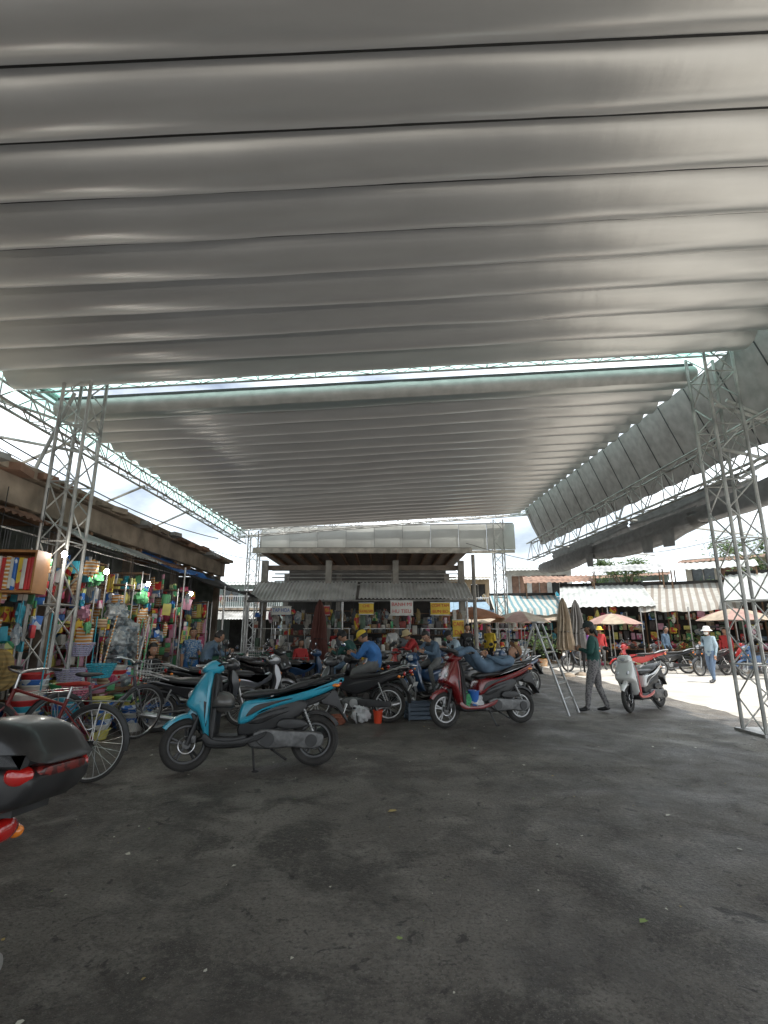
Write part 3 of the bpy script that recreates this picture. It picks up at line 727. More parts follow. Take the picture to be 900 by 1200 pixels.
GPT=mat('grey_pattern_trousers',(.22,.21,.21),.85,pattern='fine',col2=(.1,.095,.1),bump=.3,bscale=15)
BLU=mat('blue_cloth',(.04,.15,.38),.85,bump=.5,bscale=18,var=.25)
DEN=mat('denim_cloth',(.09,.14,.2),.85,bump=.5,bscale=18,var=.3)
GRY=mat('grey_trousers',(.15,.15,.145),.85,bump=.5,bscale=18,var=.3)
BCK=mat('black_cloth',(.018,.018,.019),.85,bump=.5,bscale=18)
LBL=mat('light_blue_cloth',(.35,.45,.52),.85,bump=.5,bscale=18)
CHK=mat('blue_checked_cloth',(.06,.16,.32),.85,pattern='fine',col2=(.35,.4,.45))
YEL=mat('yellow_cloth',(.6,.42,.04),.8)
RCL=mat('red_cloth',(.45,.04,.04),.8)
STR=mat('straw_hat',(.5,.4,.22),.8)
J=stand(1.60)
for n,s_ in (('l',1),('r',-1)):
    J['el'+n]=Vector((.0,s_*.24,1.06)); J['wr'+n]=Vector((.2,s_*.1,1.12))
J['anl']=Vector((.16,.13,.085));J['knl']=Vector((.11,.11,.47));J['tol']=Vector((.30,.15,.035))
J['anr']=Vector((-.16,-.13,.085));J['knr']=Vector((-.03,-.11,.46));J['tor']=Vector((-.02,-.16,.035))
def phone(mb,J): mb.box(J['wrl']*.5+J['wrr']*.5+Vector((.09,0,.03)),(.012,.15,.075),BLK,bev=.004)
human('standing_woman',(3.97,9.85,0),rad(150),J,GRN,GPT,hat='cap',hatm=mat('dark_cap',(.02,.03,.03),.8),loose=1.15,hpitch=rad(20),long_=True,extra=phone)
def ride(dx=0):
    J=dict(pelvis=(0,0,.88),spine=(.05,0,1.0),chest=(.13,0,1.15),neck=(.2,0,1.25),hb=(.24,0,1.29),head=(.29,0,1.33))
    for s_,n in ((1,'l'),(-1,'r')):
        J['sh'+n]=(.16,s_*.16,1.20);J['el'+n]=(.30,s_*.22,1.0);J['wr'+n]=(.45,s_*.12,1.05)
        J['hip'+n]=(.05,s_*.1,.83);J['kn'+n]=(.40,s_*.2,.74);J['an'+n]=(.34,s_*.24,.33);J['to'+n]=(.46,s_*.25,.28)
    return {a:Vector(b) for a,b in J.items()}
hd=math.atan2(.62,-1.05)
human('seated_man',(-.12,9.52,0),hd+rad(10),ride(),BLU,GRY,hat='cap',hatm=YEL,loose=1.25,hpitch=rad(35),curl=1.0)
def rider(F,heading,top,bot,**k):
    hv=Vector((math.cos(heading),math.sin(heading))); p=Vector(F)-hv*.80
    human('seated_man',(p.x,p.y,0),heading,ride(),top,bot,**k)
rider((1.2,12.6),rad(215),LBL,GRY,hat='cap',hatm=BCK,hpitch=rad(30))
rider((.1,13.4),rad(190),RCL,BCK,hat='bucket',hatm=STR,hpitch=rad(20))
rider((-1.35,11.0),rad(160),GRN,DEN,hat='cap',hatm=BCK,hpitch=rad(30))
rider((-2.9,10.6),rad(40),DEN,BCK,hpitch=rad(20))
rider((.50,10.4),rad(222),DEN,GRY,hpitch=rad(35))
J=dict(pelvis=(-.05,0,.88),spine=(-.2,0,.90),chest=(-.38,0,.95),neck=(-.52,0,1.0),hb=(-.58,0,1.03),head=(-.64,0,1.07))
for s_,n in ((1,'l'),(-1,'r')):
    J['sh'+n]=(-.45,s_*.16,.97);J['el'+n]=(-.22,s_*.23,.95);J['wr'+n]=(-.1,s_*.06,1.04)
    J['hip'+n]=(.03,s_*.09,.88);J['kn'+n]=(.28,s_*.13,1.16);J['an'+n]=(.50,s_*.12,1.08 if s_>0 else 1.1);J['to'+n]=(.62,s_*.13,1.17)
J={a:Vector(b) for a,b in J.items()}
d=Vector((.95,8.3))-Vector((2.25,8.75)); mid=(Vector((.95,8.3))+Vector((2.25,8.75)))/2
human('reclining_man',(mid.x,mid.y,0.02),math.atan2(d.y,d.x),J,DEN,DEN,hpitch=rad(-60),loose=1.15,hat='cap',hatm=mat('brown_cloth',(.2,.1,.05),.8),curl=.9)
def sit(seat=.42):
    J=dict(pelvis=(0,0,seat+.1),spine=(.02,0,seat+.25),chest=(.03,0,seat+.44),neck=(.04,0,seat+.57),hb=(.05,0,seat+.63),head=(.07,0,seat+.69))
    for s_,n in ((1,'l'),(-1,'r')):
        J['sh'+n]=(.03,s_*.155,seat+.51);J['el'+n]=(.08,s_*.21,seat+.26);J['wr'+n]=(.28,s_*.12,seat+.24)
        J['hip'+n]=(.05,s_*.09,seat+.07);J['kn'+n]=(.42,s_*.13,seat+.08);J['an'+n]=(.40,s_*.13,.085);J['to'+n]=(.53,s_*.15,.035)
    return {a:Vector(b) for a,b in J.items()}
def stool(x,y,h,c):
    mb=MB(); m=mat('plastic_stool_'+c,{'red':(.5,.02,.02),'blue':(.03,.1,.45)}[c],.4)
    mb.box((0,0,h-.015),(.28,.28,.03),m,bev=.01)
    for a in (-1,1):
        for b in (-1,1): mb.tube([(a*.11,b*.11,h-.02),(a*.15,b*.15,0)],[.02,.014],m,6)
    for a in (-1,1): mb.tube([(a*.13,-.13,h*.4),(a*.13,.13,h*.4)],.01,m,6); mb.tube([(-.13,a*.13,h*.4),(.13,a*.13,h*.4)],.01,m,6)
    mb.build('plastic_stool',(x,y,0))
stool(-4.2,9.3,.42,'red'); stool(-2.4,14.8,.42,'blue'); stool(-.4,15.2,.42,'red'); stool(1.2,15.1,.42,'blue')
human('seated_woman',(-4.2,9.3,0.0),rad(-30),sit(),BCK,GRY,sleeve=False,long_=True,hpitch=rad(10))
human('seated_woman',(1.2,15.1,0.0),rad(-70),sit(),LBL,BCK,long_=True,hat='cone',hatm=STR)
human('seated_man',(-.4,15.2,0.0),rad(-120),sit(),YEL,GRY)
human('seated_man',(-2.4,14.8,0.0),rad(-60),sit(),RCL,GRY)
J=stand(1.5); J['wrl']=Vector((.2,.12,1.0))
human('standing_boy',(-4.2,11.3,0),rad(-60),J,CHK,BLU,sleeve=False,shorts=True)
J=stand(1.55); J['wrr']=Vector((.22,-.1,1.1)); J['elr']=Vector((0,-.22,1.05)); J['anl'].x+=.15; J['tol'].x+=.15; J['knl'].x+=.1; J['anr'].x-=.12; J['tor'].x-=.12
human('walking_woman',(9.7,15.4,0),rad(200),J,LBL,mat('jean_trousers',(.14,.2,.3),.8),hat='bucket',hatm=WHT,mask=WHT,loose=1.1)
human('standing_man',(2.55,15.8,0),rad(-70),stand(1.65),BCK,GRY)
human('standing_woman',(8.6,20.5,0),rad(-100),stand(1.6),RCL,GRY,hat='bucket',hatm=YEL)
human('standing_man',(3.6,17.5,0),rad(-140),stand(1.65),YEL,BCK)
human('standing_woman',(12.6,19.0,0),rad(-140),stand(1.55),RCL,BCK)
human('standing_woman',(-1.6,17.1,0),rad(-90),stand(1.55),RCL,BCK); human('standing_man',(.3,17.1,0),rad(-80),stand(1.65),WHT,BCK)
human('standing_woman',(7.4,19.0,0),rad(60),stand(1.55),mat('purple_cloth',(.2,.06,.25),.8),BCK,hat='cone',hatm=STR)
human('standing_man',(10.9,19.9,0),rad(-60),stand(1.62),DEN,BCK); human('standing_woman',(14.6,17.4,0),rad(120),stand(1.55),YEL,BCK,hat='cone',hatm=STR)
# ---------------------------------------------------------------- small things
SP=[((.55,.03,.03),'check',(.75,.65,.2)),((.6,.14,.26),'check',(.75,.6,.66)),((.04,.16,.5),'check',(.65,.7,.75)),((.04,.28,.11),'check',(.65,.7,.3)),((.68,.48,.05),'check',(.5,.05,.03)),
 ((.6,.6,.58),'check',(.12,.25,.45)),((.45,.05,.12),None,None),((.65,.29,.06),'wave',(.75,.7,.6)),((.04,.34,.45),None,None),((.66,.64,.58),None,None),((.6,.3,.4),None,None),
 ((.12,.4,.18),None,None),((.3,.17,.09),'wave',(.5,.38,.24)),((.1,.1,.12),None,None),((.55,.04,.04),None,None),((.65,.58,.15),None,None)]
PAL=[mat('goods_%d'%i,c,.4,var=.25,pattern=p,col2=c2) for i,(c,p,c2) in enumerate(SP)]
MUT=[mat('muted_goods_%d'%i,c,.5,var=.35,scale=9,pattern=p,col2=c2) for i,(c,p,c2) in enumerate([
 ((.2,.15,.1),'check',(.4,.35,.28)),((.3,.29,.27),None,None),((.1,.11,.12),None,None),((.35,.33,.28),'check',(.3,.08,.05)),((.25,.05,.04),None,None),((.1,.14,.2),'check',(.35,.36,.36)),
 ((.4,.38,.34),None,None),((.2,.13,.07),None,None),((.07,.12,.08),None,None),((.28,.2,.07),'check',(.3,.28,.25)),((.06,.05,.05),None,None)])]
PLB=mat('clear_plastic_bag',(.5,.53,.54),.2,var=.4,trans=.35,bump=1,bscale=16,scale=12,pattern='check',col2=(.3,.36,.4))
def crumple(amp,seed):
    def f(d,p):
        k=1+amp*noise.noise(d*2.3+Vector((seed,0,0)))+amp*.5*noise.noise(d*6+Vector((seed,5,0)))
        return p*k
    return f
def bag(mb,c,r,m,flat=True):
    sd=random.uniform(0,99); f=crumple(.45,sd)
    mb.ell(c,(r,r*.85,r*.9),m,nu=22,nv=14,fn=f)
    cx=Vector(c); mb.tube([cx+Vector((0,0,r*.7)),cx+Vector((.01,0,r*1.05)),cx+Vector((.03,.01,r*1.3))],[r*.3,r*.08,r*.2],m,8)
def bucket(mb,c,r,h,m,rim=True):
    mb.lathe([(.001,.0),(r*.72,0),(r*.95,h),(r*1.03,h),(r*1.03,h-.015),(r*.9,h-.01),(r*.68,.02),(.001,.02)],m,20,c=c)
def pack(mb,c,d,m,rz=0,tilt=0): mb.box(c,d,m,R=Matrix.Rotation(rz,3,'Z')@Matrix.Rotation(tilt,3,'Y'),bev=min(d)*.12)
mb=MB(); m=mat('orange_red_bucket',(.6,.06,.02),.35); bucket(mb,(0,0,0),.085,.20,m); mb.tube([(-.085,0,.19),(-.07,.05,.25),(0,.07,.28),(.07,.05,.25),(.085,0,.19)],.004,STL,5); mb.build('red_bucket',(-.1,8.75,0))
mb=MB(); bag(mb,(0,0,.13),.15,mat('white_plastic_bag',(.72,.72,.73),.4,trans=.3,bump=.6,bscale=12)); mb.build('white_plastic_bag',(-.38,8.8,0))
mb=MB(); bag(mb,(0,0,.13),.16,_m['white_plastic_bag']); mb.build('white_plastic_bag',(-3.45,8.2,0))
mb=MB(); bag(mb,(0,0,.11),.12,mat('green_plastic_bag',(.1,.45,.2),.4,trans=.3)); bag(mb,(.16,.04,.11),.12,_m['white_plastic_bag']); mb.build('plastic_bag',(1.28,8.35,.27))
mb=MB(); BSK=mat('brown_wicker',(.2,.07,.04),.8,var=.4,bump=.8,bscale=50)
mb.lathe([(.001,.01),(.1,0),(.16,.1),(.17,.12),(.155,.12),(.1,.02),(.001,.02)],BSK,20)
for k in range(4): mb.ring((0,0,.03+.03*k),.12+.013*k,.012,BSK,20,5,ax='z')
mb.build('wicker_basket',(-.75,8.65,0))
def crate(x,y,c,rz=0,d=(.42,.3,.25),z0=0):
    mb=MB(); w_,l_,h=d
    for s_ in (-1,1):
        for k in range(4):
            z=.02+k*h/3.6
            mb.box((0,s_*l_/2,z+.02),(w_,.012,h/5),c); mb.box((s_*w_/2,0,z+.02),(.011,l_-.02,h/5),c)
        for q in (-1,1): mb.box((s_*w_/2,q*l_/2,h/2),(.03,.03,h),c,bev=.004)
    mb.box((0,0,.012),(w_-.02,l_-.02,.012),c)
    mb.build('plastic_crate',(x,y,z0),rz)
crate(.6,9.15,mat('slate_plastic',(.09,.12,.16),.5),.2); crate(-1.9,9.2,mat('blue_crate',(.03,.12,.35),.5),.5); crate(-3.75,9.0,_m['blue_crate'],.3)
mb=MB(); bucket(mb,(0,0,0),.09,.22,mat('blue_plastic',(.02,.12,.42),.35)); mb.build('blue_bucket',(1.42,8.35,.33))
mb=MB()
top=1.62
for s_ in (-1,1):
    mb.tube([(s_*.17,.0,top),(s_*.27,-.55,.0)],.022,ALU,6); mb.tube([(s_*.16,.03,top),(s_*.25,.60,0)],.018,ALU,6)
for k in range(1,6):
    t=k/6; mb.box((0,-.55*t,top*(1-t)),(.36+.17*t,.07,.025),ALU)
for k in (2,4): t=k/6; mb.tube([(-.2,.03+.57*t,top*(1-t)),(.2,.03+.57*t,top*(1-t))],.012,ALU,6)
mb.box((0,0,top+.01),(.38,.12,.03),ALU,bev=.005)
mb.build('step_ladder',(3.0,9.95,0),rad(52))
# ---------------------------------------------------------------- corrugated sheets
def corr(mb,o,u,v,nw,amp,m,seg=6):
    o=Vector(o);u=Vector(u);v=Vector(v); n=u.cross(v).normalized(); k=nw*seg; vs=[];fs=[]
    sd=random.uniform(0,50)
    for i in range(k+1):
        a=amp*math.sin(2*math.pi*i/seg)
        for t in (0,.5,1): vs.append(o+u*(i/k)+v*(t*(1+.03*noise.noise(Vector((i//(seg*5),sd,0)))))+n*(a+(-.03*math.sin(math.pi*t))+.03*noise.noise(Vector((i/k*4,t,sd)))))
    for i in range(k):
        for j in (0,1): fs.append([i*3+j,(i+1)*3+j,(i+1)*3+j+1,i*3+j+1])
    mb.add(vs,fs,m)
CORR=mat('weathered_tin',(.33,.33,.32),.55,.3,var=.45,scale=1.5)
CORL=mat('pale_tin',(.48,.5,.48),.6,.1,var=.3,scale=1.5,trans=.15)
CORH=mat('hall_awning_tin',(.58,.58,.56),.6,.05,var=.3,scale=1.5,trans=.12)
RUST=mat('rusty_tin',(.22,.13,.09),.8,.1,var=.5,scale=2)
TARPB=mat('blue_tarp',(.03,.14,.42),.6,var=.2,trans=.2)
TARPD=mat('dark_tarp',(.05,.055,.055),.7,var=.3,trans=.1)
FASC=mat('white_fascia_panel',(.66,.67,.64),.5,var=.12,scale=.7,trans=.3)
BEAM=mat('brown_beam',(.2,.16,.13),.8,var=.3)
# ---------------------------------------------------------------- left stall building
mb=MB()
mb.box((-5.35,8.5,3.42),(.18,16,.42),CONC,bev=.02)
mb.box((-7.3,8.5,3.72),(4.3,16.2,.16),CONC)
for k in range(30): mb.box((-5.22+.04*random.random(),1+.52*k,3.66+.06*random.random()),(.25+.2*random.random(),.25+.35*random.random(),.05+.06*random.random()),random.choice([RUST,CONC,CORR]),R=Matrix.Rotation(random.uniform(-.3,.3),3,'Z')@Matrix.Rotation(random.uniform(-.15,.15),3,'Y'))
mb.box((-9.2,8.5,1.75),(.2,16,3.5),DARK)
for y in (1,3.4,5.8,8.2,10.6,13,16.4):
    mb.box((-5.45,y,1.62),(.16,.16,3.2),CONC); mb.box((-7.3,y,1.6),(3.5,.08,3.2),mat('stall_partition',(.16,.18,.16),.9,var=.4))
for k in range(16): mb.box((-5.9,1.3+k*.95,3.18),(1.2,.07,.1),WOOD)
corr(mb,(-5.5,7.4,3.2),(0,2.6,0),(1.05,0,-.42),22,.018,CORR)
corr(mb,(-5.5,10.2,3.15),(0,2.2,0),(1.0,0,-.35),18,.018,RUST)
corr(mb,(-5.5,4.0,3.2),(0,3.2,0),(.6,0,-.22),24,.018,RUST)
mb.build('stall_building')
mb=MB()
def tarp(mb,x0,y0,x1,y1,z0,z1,m):
    vs=[];fs=[]; n=14
    for i in range(n+1):
        for j in range(7):
            s_=i/n;t=j/6; x=x0+(x1-x0)*t; y=y0+(y1-y0)*s_
            vs.append((x+.03*noise.noise(Vector((y*3,0,t))),y,z0+(z1-z0)*t-.12*math.sin(math.pi*t)-.05*math.sin(s_*math.pi*3)*t+.06*noise.noise(Vector((x*3,y*3,0)))))
    for i in range(n):
        for j in range(6): a=i*7+j; fs.append([a,a+1,a+8,a+7])
    mb.add(vs,fs,m)
tarp(mb,-5.6,10.8,-4.3,12.8,3.35,2.75,TARPB); mb.tube([(-4.3,10.8,0),(-4.3,10.8,2.8)],.02,ALU,6); mb.build('blue_tarpaulin',sharp=80)
mb=MB(); tarp(mb,-5.6,12.4,-3.9,16.6,3.25,2.5,TARPD)
for y in (12.5,14.5,16.5): mb.tube([(-3.95,y,0),(-3.95,y,2.55)],.025,ALU,6)
mb.build('dark_tarpaulin',sharp=80)
def rack(x0,x1,y,z0,z1,rows,name='goods_rack',pal=None):
    pal=pal or PAL
    mb=MB()
    for k in range(rows+1):
        z=z0+(z1-z0)*k/rows; mb.box(((x0+x1)/2,y,z),(x1-x0,.34,.02),WOOD)
        if k==rows: break
        x=x0+.04; hh=(z1-z0)/rows
        while x<x1-.08:
            w_=random.uniform(.07,.2); h=hh*random.uniform(.3,.92); q=random.random()
            if q<.5: pack(mb,(x+w_/2,y-.08+random.uniform(-.06,.06),z+.012+h/2),(w_*.94,random.uniform(.08,.2),h),random.choice(pal),random.uniform(-.3,.3))
            elif q<.7: bucket(mb,(x+w_/2,y-.06,z+.012),w_*.46,h*.8,random.choice(pal[6:]))
            elif q<.82: mb.ell((x+w_/2,y-.08,z+.012+h/2),(w_*.48,.07,h/2),random.choice(pal+[PLB]),nu=10,nv=7,fn=crumple(.4,random.uniform(0,50)))
            elif q<.95: mb.lathe([(.001,0),(w_*.3,0),(w_*.3,h*.65),(w_*.12,h*.8),(w_*.12,h),(.001,h)],random.choice(pal),10,c=(x+w_/2,y-.08,z+.012))
            x+=w_
    for x in (x0,x1): mb.tube([(x,y-.15,0),(x,y-.15,z1+.03)],.014,ALU,6); mb.tube([(x,y+.15,0),(x,y+.15,z1+.03)],.014,ALU,6)
    mb.build(name)
rack(-6.6,-4.9,8.7,.2,2.6,7); rack(-6.4,-4.85,10.2,.3,2.6,7); rack(-6.3,-4.8,11.9,.2,2.4,6); rack(-6.0,-4.6,13.4,.2,2.2,5); rack(-6.8,-5.1,7.3,.2,2.6,7); rack(-6.8,-5.15,6.0,.2,2.4,6); rack(-6.0,-4.75,9.4,.2,2.3,6)
for (y0,y1) in ((7.6,9.9),(10.1,12.2),(12.4,15.8)):
    mb=MB()
    for k in range(5):
        z=.25+.45*k; mb.box((-5.75,(y0+y1)/2,z),(.4,y1-y0,.02),WOOD); y=y0
        while y<y1-.1:
            w_=random.uniform(.1,.25); h=random.uniform(.12,.4); q=random.random()
            if q<.7: pack(mb,(-5.6+random.uniform(-.05,.05),y+w_/2,z+.012+h/2),(.2,w_*.94,h),random.choice(PAL),random.uniform(-.2,.2))
            elif q<.9: mb.ell((-5.6,y+w_/2,z+.012+h/2),(.1,w_*.48,h/2),random.choice(PAL+[PLB]*2),nu=10,nv=7,fn=crumple(.4,random.uniform(0,50)))
            y+=w_
    mb.build('goods_shelf')
mb=MB(); ORW=mat('orange_wood',(.4,.18,.06),.6)
W_,Hh,D=.62,.52,.34
mb.box((0,0,0),(W_,D,.03),ORW); mb.box((0,0,Hh),(W_,D,.03),ORW)
for s_ in (-1,1): mb.box((s_*(W_/2+.012),0,Hh/2),(.024,D+.01,Hh+.034),ORW)
mb.box((0,D/2+.008,Hh/2),(W_,.016,Hh),ORW)
x=-W_/2+.02; i=0
cs=[PAL[14],PAL[9],PAL[15],PAL[9],PAL[14],PAL[7],PAL[9],PAL[2],PAL[4],PAL[9],PAL[14]]
while x<W_/2-.05:
    w_=random.uniform(.035,.06); mb.box((x+w_/2,-.02+random.uniform(-.02,.02),.22+random.uniform(0,.02)),(w_*.92,.24,random.uniform(.38,.43)),cs[i%len(cs)],bev=.004); x+=w_; i+=1
for s_ in(-1,1): mb.tube([(s_*.25,0,Hh),(s_*.25,0,Hh+.9)],.006,BLK,5)
mb.build('hanging_display_box',(-4.85,6.55,1.95),rad(8))
mb=MB()
for k in range(170):
    y=random.uniform(6.5,12.8); x=random.uniform(-5.5,-4.6); z=random.uniform(1.2,2.65)
    w_=random.uniform(.07,.24); h=random.uniform(.1,.34); rz=random.uniform(-.9,.9)
    if k%5<3: pack(mb,(x,y,z-h/2),(w_,random.uniform(.015,.07),h),random.choice(PAL),rz,random.uniform(-.15,.15))
    elif k%5==3:
        for q in range(4): pack(mb,(x,y,z-.05-q*.105),(w_*.6,.02,.095),PAL[(k+q)%16],rz)
    else: mb.ell((x,y,z-h/2),(w_/2,.05,h/2),random.choice(PAL+[PLB]*6),nu=14,nv=10,fn=crumple(.7,k),R=Matrix.Rotation(rz,3,'Z'))
    mb.tube([(x,y,z-.02),(x,y,2.85)],.003,BLK,4)
mb.tube([(-5.1,6.5,2.82),(-5.1,12.8,2.82)],.012,ALU,6)
mb.build('hanging_packages')
mb=MB()
for (x,y,z,r) in ((-4.7,8.95,1.75,.2),(-4.65,9.15,1.45,.24),(-4.7,9.0,1.15,.22),(-4.5,8.7,1.3,.18),(-4.6,9.4,1.2,.2)):
    bag(mb,(x,y,z),r,PLB)
for (x,y,z,r) in ((-4.8,8.3,2.3,.13),(-4.75,9.9,2.1,.14)): bag(mb,(x,y,z),r,PAL[11])
mb.build('plastic_bag_bundle')
def stack(x,y,r,n,cols,h=.07,name='stacked_basins',hb=.13,z0=0):
    mb=MB()
    for k in range(n): bucket(mb,(random.uniform(-.015,.015),random.uniform(-.015,.015),k*h),r*random.uniform(.93,1),hb,cols[k%len(cols)])
    mb.build(name,(x,y,z0))
cb=[PAL[2],PAL[14],PAL[8],PAL[9],PAL[15],PAL[11]]
stack(-4.55,6.7,.2,9,[PAL[8],PAL[14],PAL[9]]); stack(-4.15,6.9,.17,8,[PAL[2],PAL[8]]); stack(-4.35,7.9,.19,9,[PAL[1],PAL[10],PAL[14]]); stack(-4.1,8.4,.2,6,cb)
stack(-4.9,6.2,.22,7,[PAL[4],PAL[14],PAL[8]]); stack(-4.5,8.8,.16,12,[PAL[14],PAL[9]]); stack(-3.8,8.1,.2,4,[PAL[9],PAL[2]]); stack(-4.7,10.4,.2,10,cb); stack(-4.4,12.2,.2,8,cb)
stack(-4.75,7.15,.2,12,[PAL[9],PAL[2],PAL[14]]); stack(-5.2,6.5,.22,13,[PAL[11],PAL[9],PAL[1]]); stack(-4.3,6.3,.18,5,[PAL[14],PAL[8]]); stack(-4.0,7.5,.17,7,[PAL[15],PAL[9],PAL[2]]); stack(-5.0,5.5,.22,10,[PAL[3],PAL[9]])
stack(-4.05,9.9,.18,6,cb); stack(-4.2,10.8,.2,5,cb); stack(-4.45,7.25,.16,10,[PAL[3],PAL[15],PAL[14]]); stack(-4.6,9.9,.18,11,[PAL[2],PAL[9]])
LAV=mat('lavender_basket',(.4,.38,.52),.4,var=.1); PKB=mat('pink_basket',(.6,.2,.28),.4,var=.1)
for (x,y,z,mm) in ((-4.5,7.5,.75,LAV),(-4.25,7.3,.55,PKB),(-4.65,7.9,1.1,LAV),(-4.2,7.75,.8,PAL[8])):
    mb=MB()
    for k in range(7): mb.ring((0,0,.03*k),.13+.012*k,.008,mm,20,4,ax='z')
    for k in range(20):
        a=k*.314; mb.tube([(.13*math.cos(a),.13*math.sin(a),0),(.205*math.cos(a),.205*math.sin(a),.19)],.006,mm,4)
    mb.lathe([(.001,0),(.13,0)],mm); mb.build('plastic_basket',(x,y,z),0)
mb=MB(); FAN=mat('palm_fan',(.2,.14,.05),.8,var=.3,pattern='wave',col2=(.3,.2,.07))
for k in range(14):
    mb.ell((random.uniform(-.25,.25),random.uniform(-.1,.1),.9+.28*random.random()),(.16,.02,.17),FAN,R=Matrix.Rotation(random.uniform(-1,1),3,'Z')@Matrix.Rotation(random.uniform(-.5,.5),3,'Y'))
mb.tube([(0,0,0),(0,0,.9)],[.12,.18],BSK,12); mb.build('palm_fans',(-4.6,5.95,0))
mb=MB()
for k in range(16):
    x=-4.5+random.uniform(-.5,.4); y=8+random.uniform(-1.4,2.2); mb.tube([(x,y,.3),(x+random.uniform(-.2,.2),y+.1,1.7)],.010,random.choice(PAL[6:12]),6)
    mb.ell((x,y,.25),(.1,.05,.14),random.choice(PAL),fn=crumple(.5,k))
mb.build('brooms')
mb=MB(); mb.box((-4.55,8.7,.55),(.7,2.0,.04),WOOD)
for a in (-4.85,-4.25):
    for b in (7.8,9.6): mb.box((a,b,.265),(.05,.05,.53),WOOD)
for k in range(80):
    mm=random.choice(PAL+[PLB]*2); h=random.uniform(.06,.3); c=(-4.55+random.uniform(-.3,.3),8.7+random.uniform(-.9,.9),.575+h/2)
    if k%3: pack(mb,c,(random.uniform(.06,.2),random.uniform(.06,.2),h),mm,random.random()*3)
    else: mb.ell(c,(random.uniform(.05,.12),random.uniform(.05,.12),h/2),mm,nu=10,nv=7,fn=crumple(.5,k))
mb.build('goods_table')
LMP=mat('lit_bulb',(1,.95,.87),.3,emis=170)
for (x,y,z) in ((-4.45,6.9,2.5),(-4.5,8.1,2.4),(-4.55,9.7,2.35),(-4.4,11.5,2.3)):
    mb=MB(); mb.ell((0,0,0),(.035,.035,.045),LMP); mb.tube([(0,0,.04),(0,0,.08)],.018,BLK,8); mb.tube([(0,0,.08),(0,0,.6)],.003,BLK,4); mb.build('light_bulb',(x,y,z))
# ---------------------------------------------------------------- central market hall
mb=MB()
X0,X1=-4.2,2.75; YF=17.2; CP=mat('concrete_post',(.3,.28,.25),.9,var=.3,bump=.3)
for x in (X0+.1,-1.9,.4,X1-.1):
    for y in (YF,YF+4): mb.box((x,y,1.92),(.2,.2,3.84),CP)
mb.box(((X0+X1)/2,YF-.6,4.10),(X1-X0+.4,.12,.16),mat('pale_edge_beam',(.55,.52,.46),.8,var=.3)); mb.box(((X0+X1)/2,YF+.2,3.62),(X1-X0,.14,.16),BEAM); mb.box(((X0+X1)/2,YF+1.6,3.8),(X1-X0,.12,.12),BEAM)
mb.box(((X0+X1)/2,YF+2.1,4.2),(X1-X0+.4,5.2,.05),BEAM)
for k in range(14): mb.box((X0+.2+k*.5,YF+1.8,4.12),(.06,4.6,.1),WOOD)
LV=mat('louver',(.36,.36,.34),.6,var=.4)
for k in range(5): mb.box(((X0+X1)/2+.1*(k%2),YF+.9,3.1+.13*k),(X1-X0-.3,.03,.04),LV)
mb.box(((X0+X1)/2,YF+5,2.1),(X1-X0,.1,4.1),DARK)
corr(mb,(X0-.1,YF,3.12),(3.4,0,0),(0,-1.35,-.72),28,.02,CORH)
corr(mb,(X0+3.4,YF,3.09),(3.6,0,0),(0,-1.35,-.62),29,.02,CORH)
for x in (X0-.05,-1.3,2.6): mb.tube([(x,YF-1.3,0),(x,YF-1.3,2.45)],.035,ALU,8)
mb.tube([(X0-.1,YF-1.32,2.38),(X1+.1,YF-1.32,2.42)],.03,ALU,8)
mb.tube([(X1+.15,YF-1.0,0),(X1+.15,YF-1.0,3.9)],.06,CP,8)
mb.build('market_hall')
mb=MB()
for k in range(9):
    x0=-5.3+k*1.22; z0=4.72+.02*k; mb.box((x0+.605,21.3+.012*(k%2),z0+.58),(1.21,.02,1.12),FASC,bev=.004)
    mb.tube([(x0,21.24,z0),(x0,21.24,z0+1.16)],.014,ALU,6)
mb.box((0.1,21.2,4.72),(11,.1,.12),_m['pale_edge_beam'],R=Matrix.Rotation(-.016,3,'Y')); mb.box((0.1,21.22,5.95),(11,.06,.05),ALU,R=Matrix.Rotation(-.016,3,'Y')); mb.build('roof_fascia')
random.seed(11)
MP=MUT+MUT+PAL[:5]+[PAL[9],PLB]
for (x0,x1,y,z1,r) in ((-4.0,-2.1,18.4,2.1,5),(-1.8,.3,18.9,2.2,5),(.5,2.6,18.6,2.1,5)): rack(x0,x1,y,.2,z1,r,pal=MP)
def counter(x0,x1,y,cm):
    mb=MB(); mb.box(((x0+x1)/2,y,.42),(x1-x0,.7,.84),cm,bev=.01); mb.box(((x0+x1)/2,y,.86),(x1-x0+.06,.76,.04),ALU)
    for q in (x0+.1,x1-.1): mb.tube([(q,y-.3,.88),(q,y-.3,1.55)],.012,ALU,6)
    mb.box(((x0+x1)/2,y-.2,1.55),(x1-x0-.1,.3,.02),ALU); 
    x=x0+.08
    while x<x1-.1:
        w_=random.uniform(.06,.24); h=random.uniform(.08,.42)
        r_=random.random()
        if r_<.35: pack(mb,(x+w_/2,y+random.uniform(-.15,.2),.88+h/2),(w_*.9,.2,h),random.choice(MP),random.uniform(-.4,.4))
        elif r_<.75: mb.lathe([(.001,0),(w_*.42,0),(w_*.45,h*.8),(w_*.3,h*.92),(w_*.3,h),(.001,h)],random.choice([ALU,STL,PLB,PAL[9],MUT[7],MUT[6]]),14,c=(x+w_/2,y-.1,.88))
        else: bucket(mb,(x+w_/2,y-.1,.88),w_*.45,h*.7,random.choice(MP))
        if random.random()<.6: pack(mb,(x+w_/2,y-.2,1.56+h*.3),(w_*.8,.15,h*.55),random.choice(MP),random.uniform(-.3,.3))
        x+=w_
    mb.build('stall_counter')
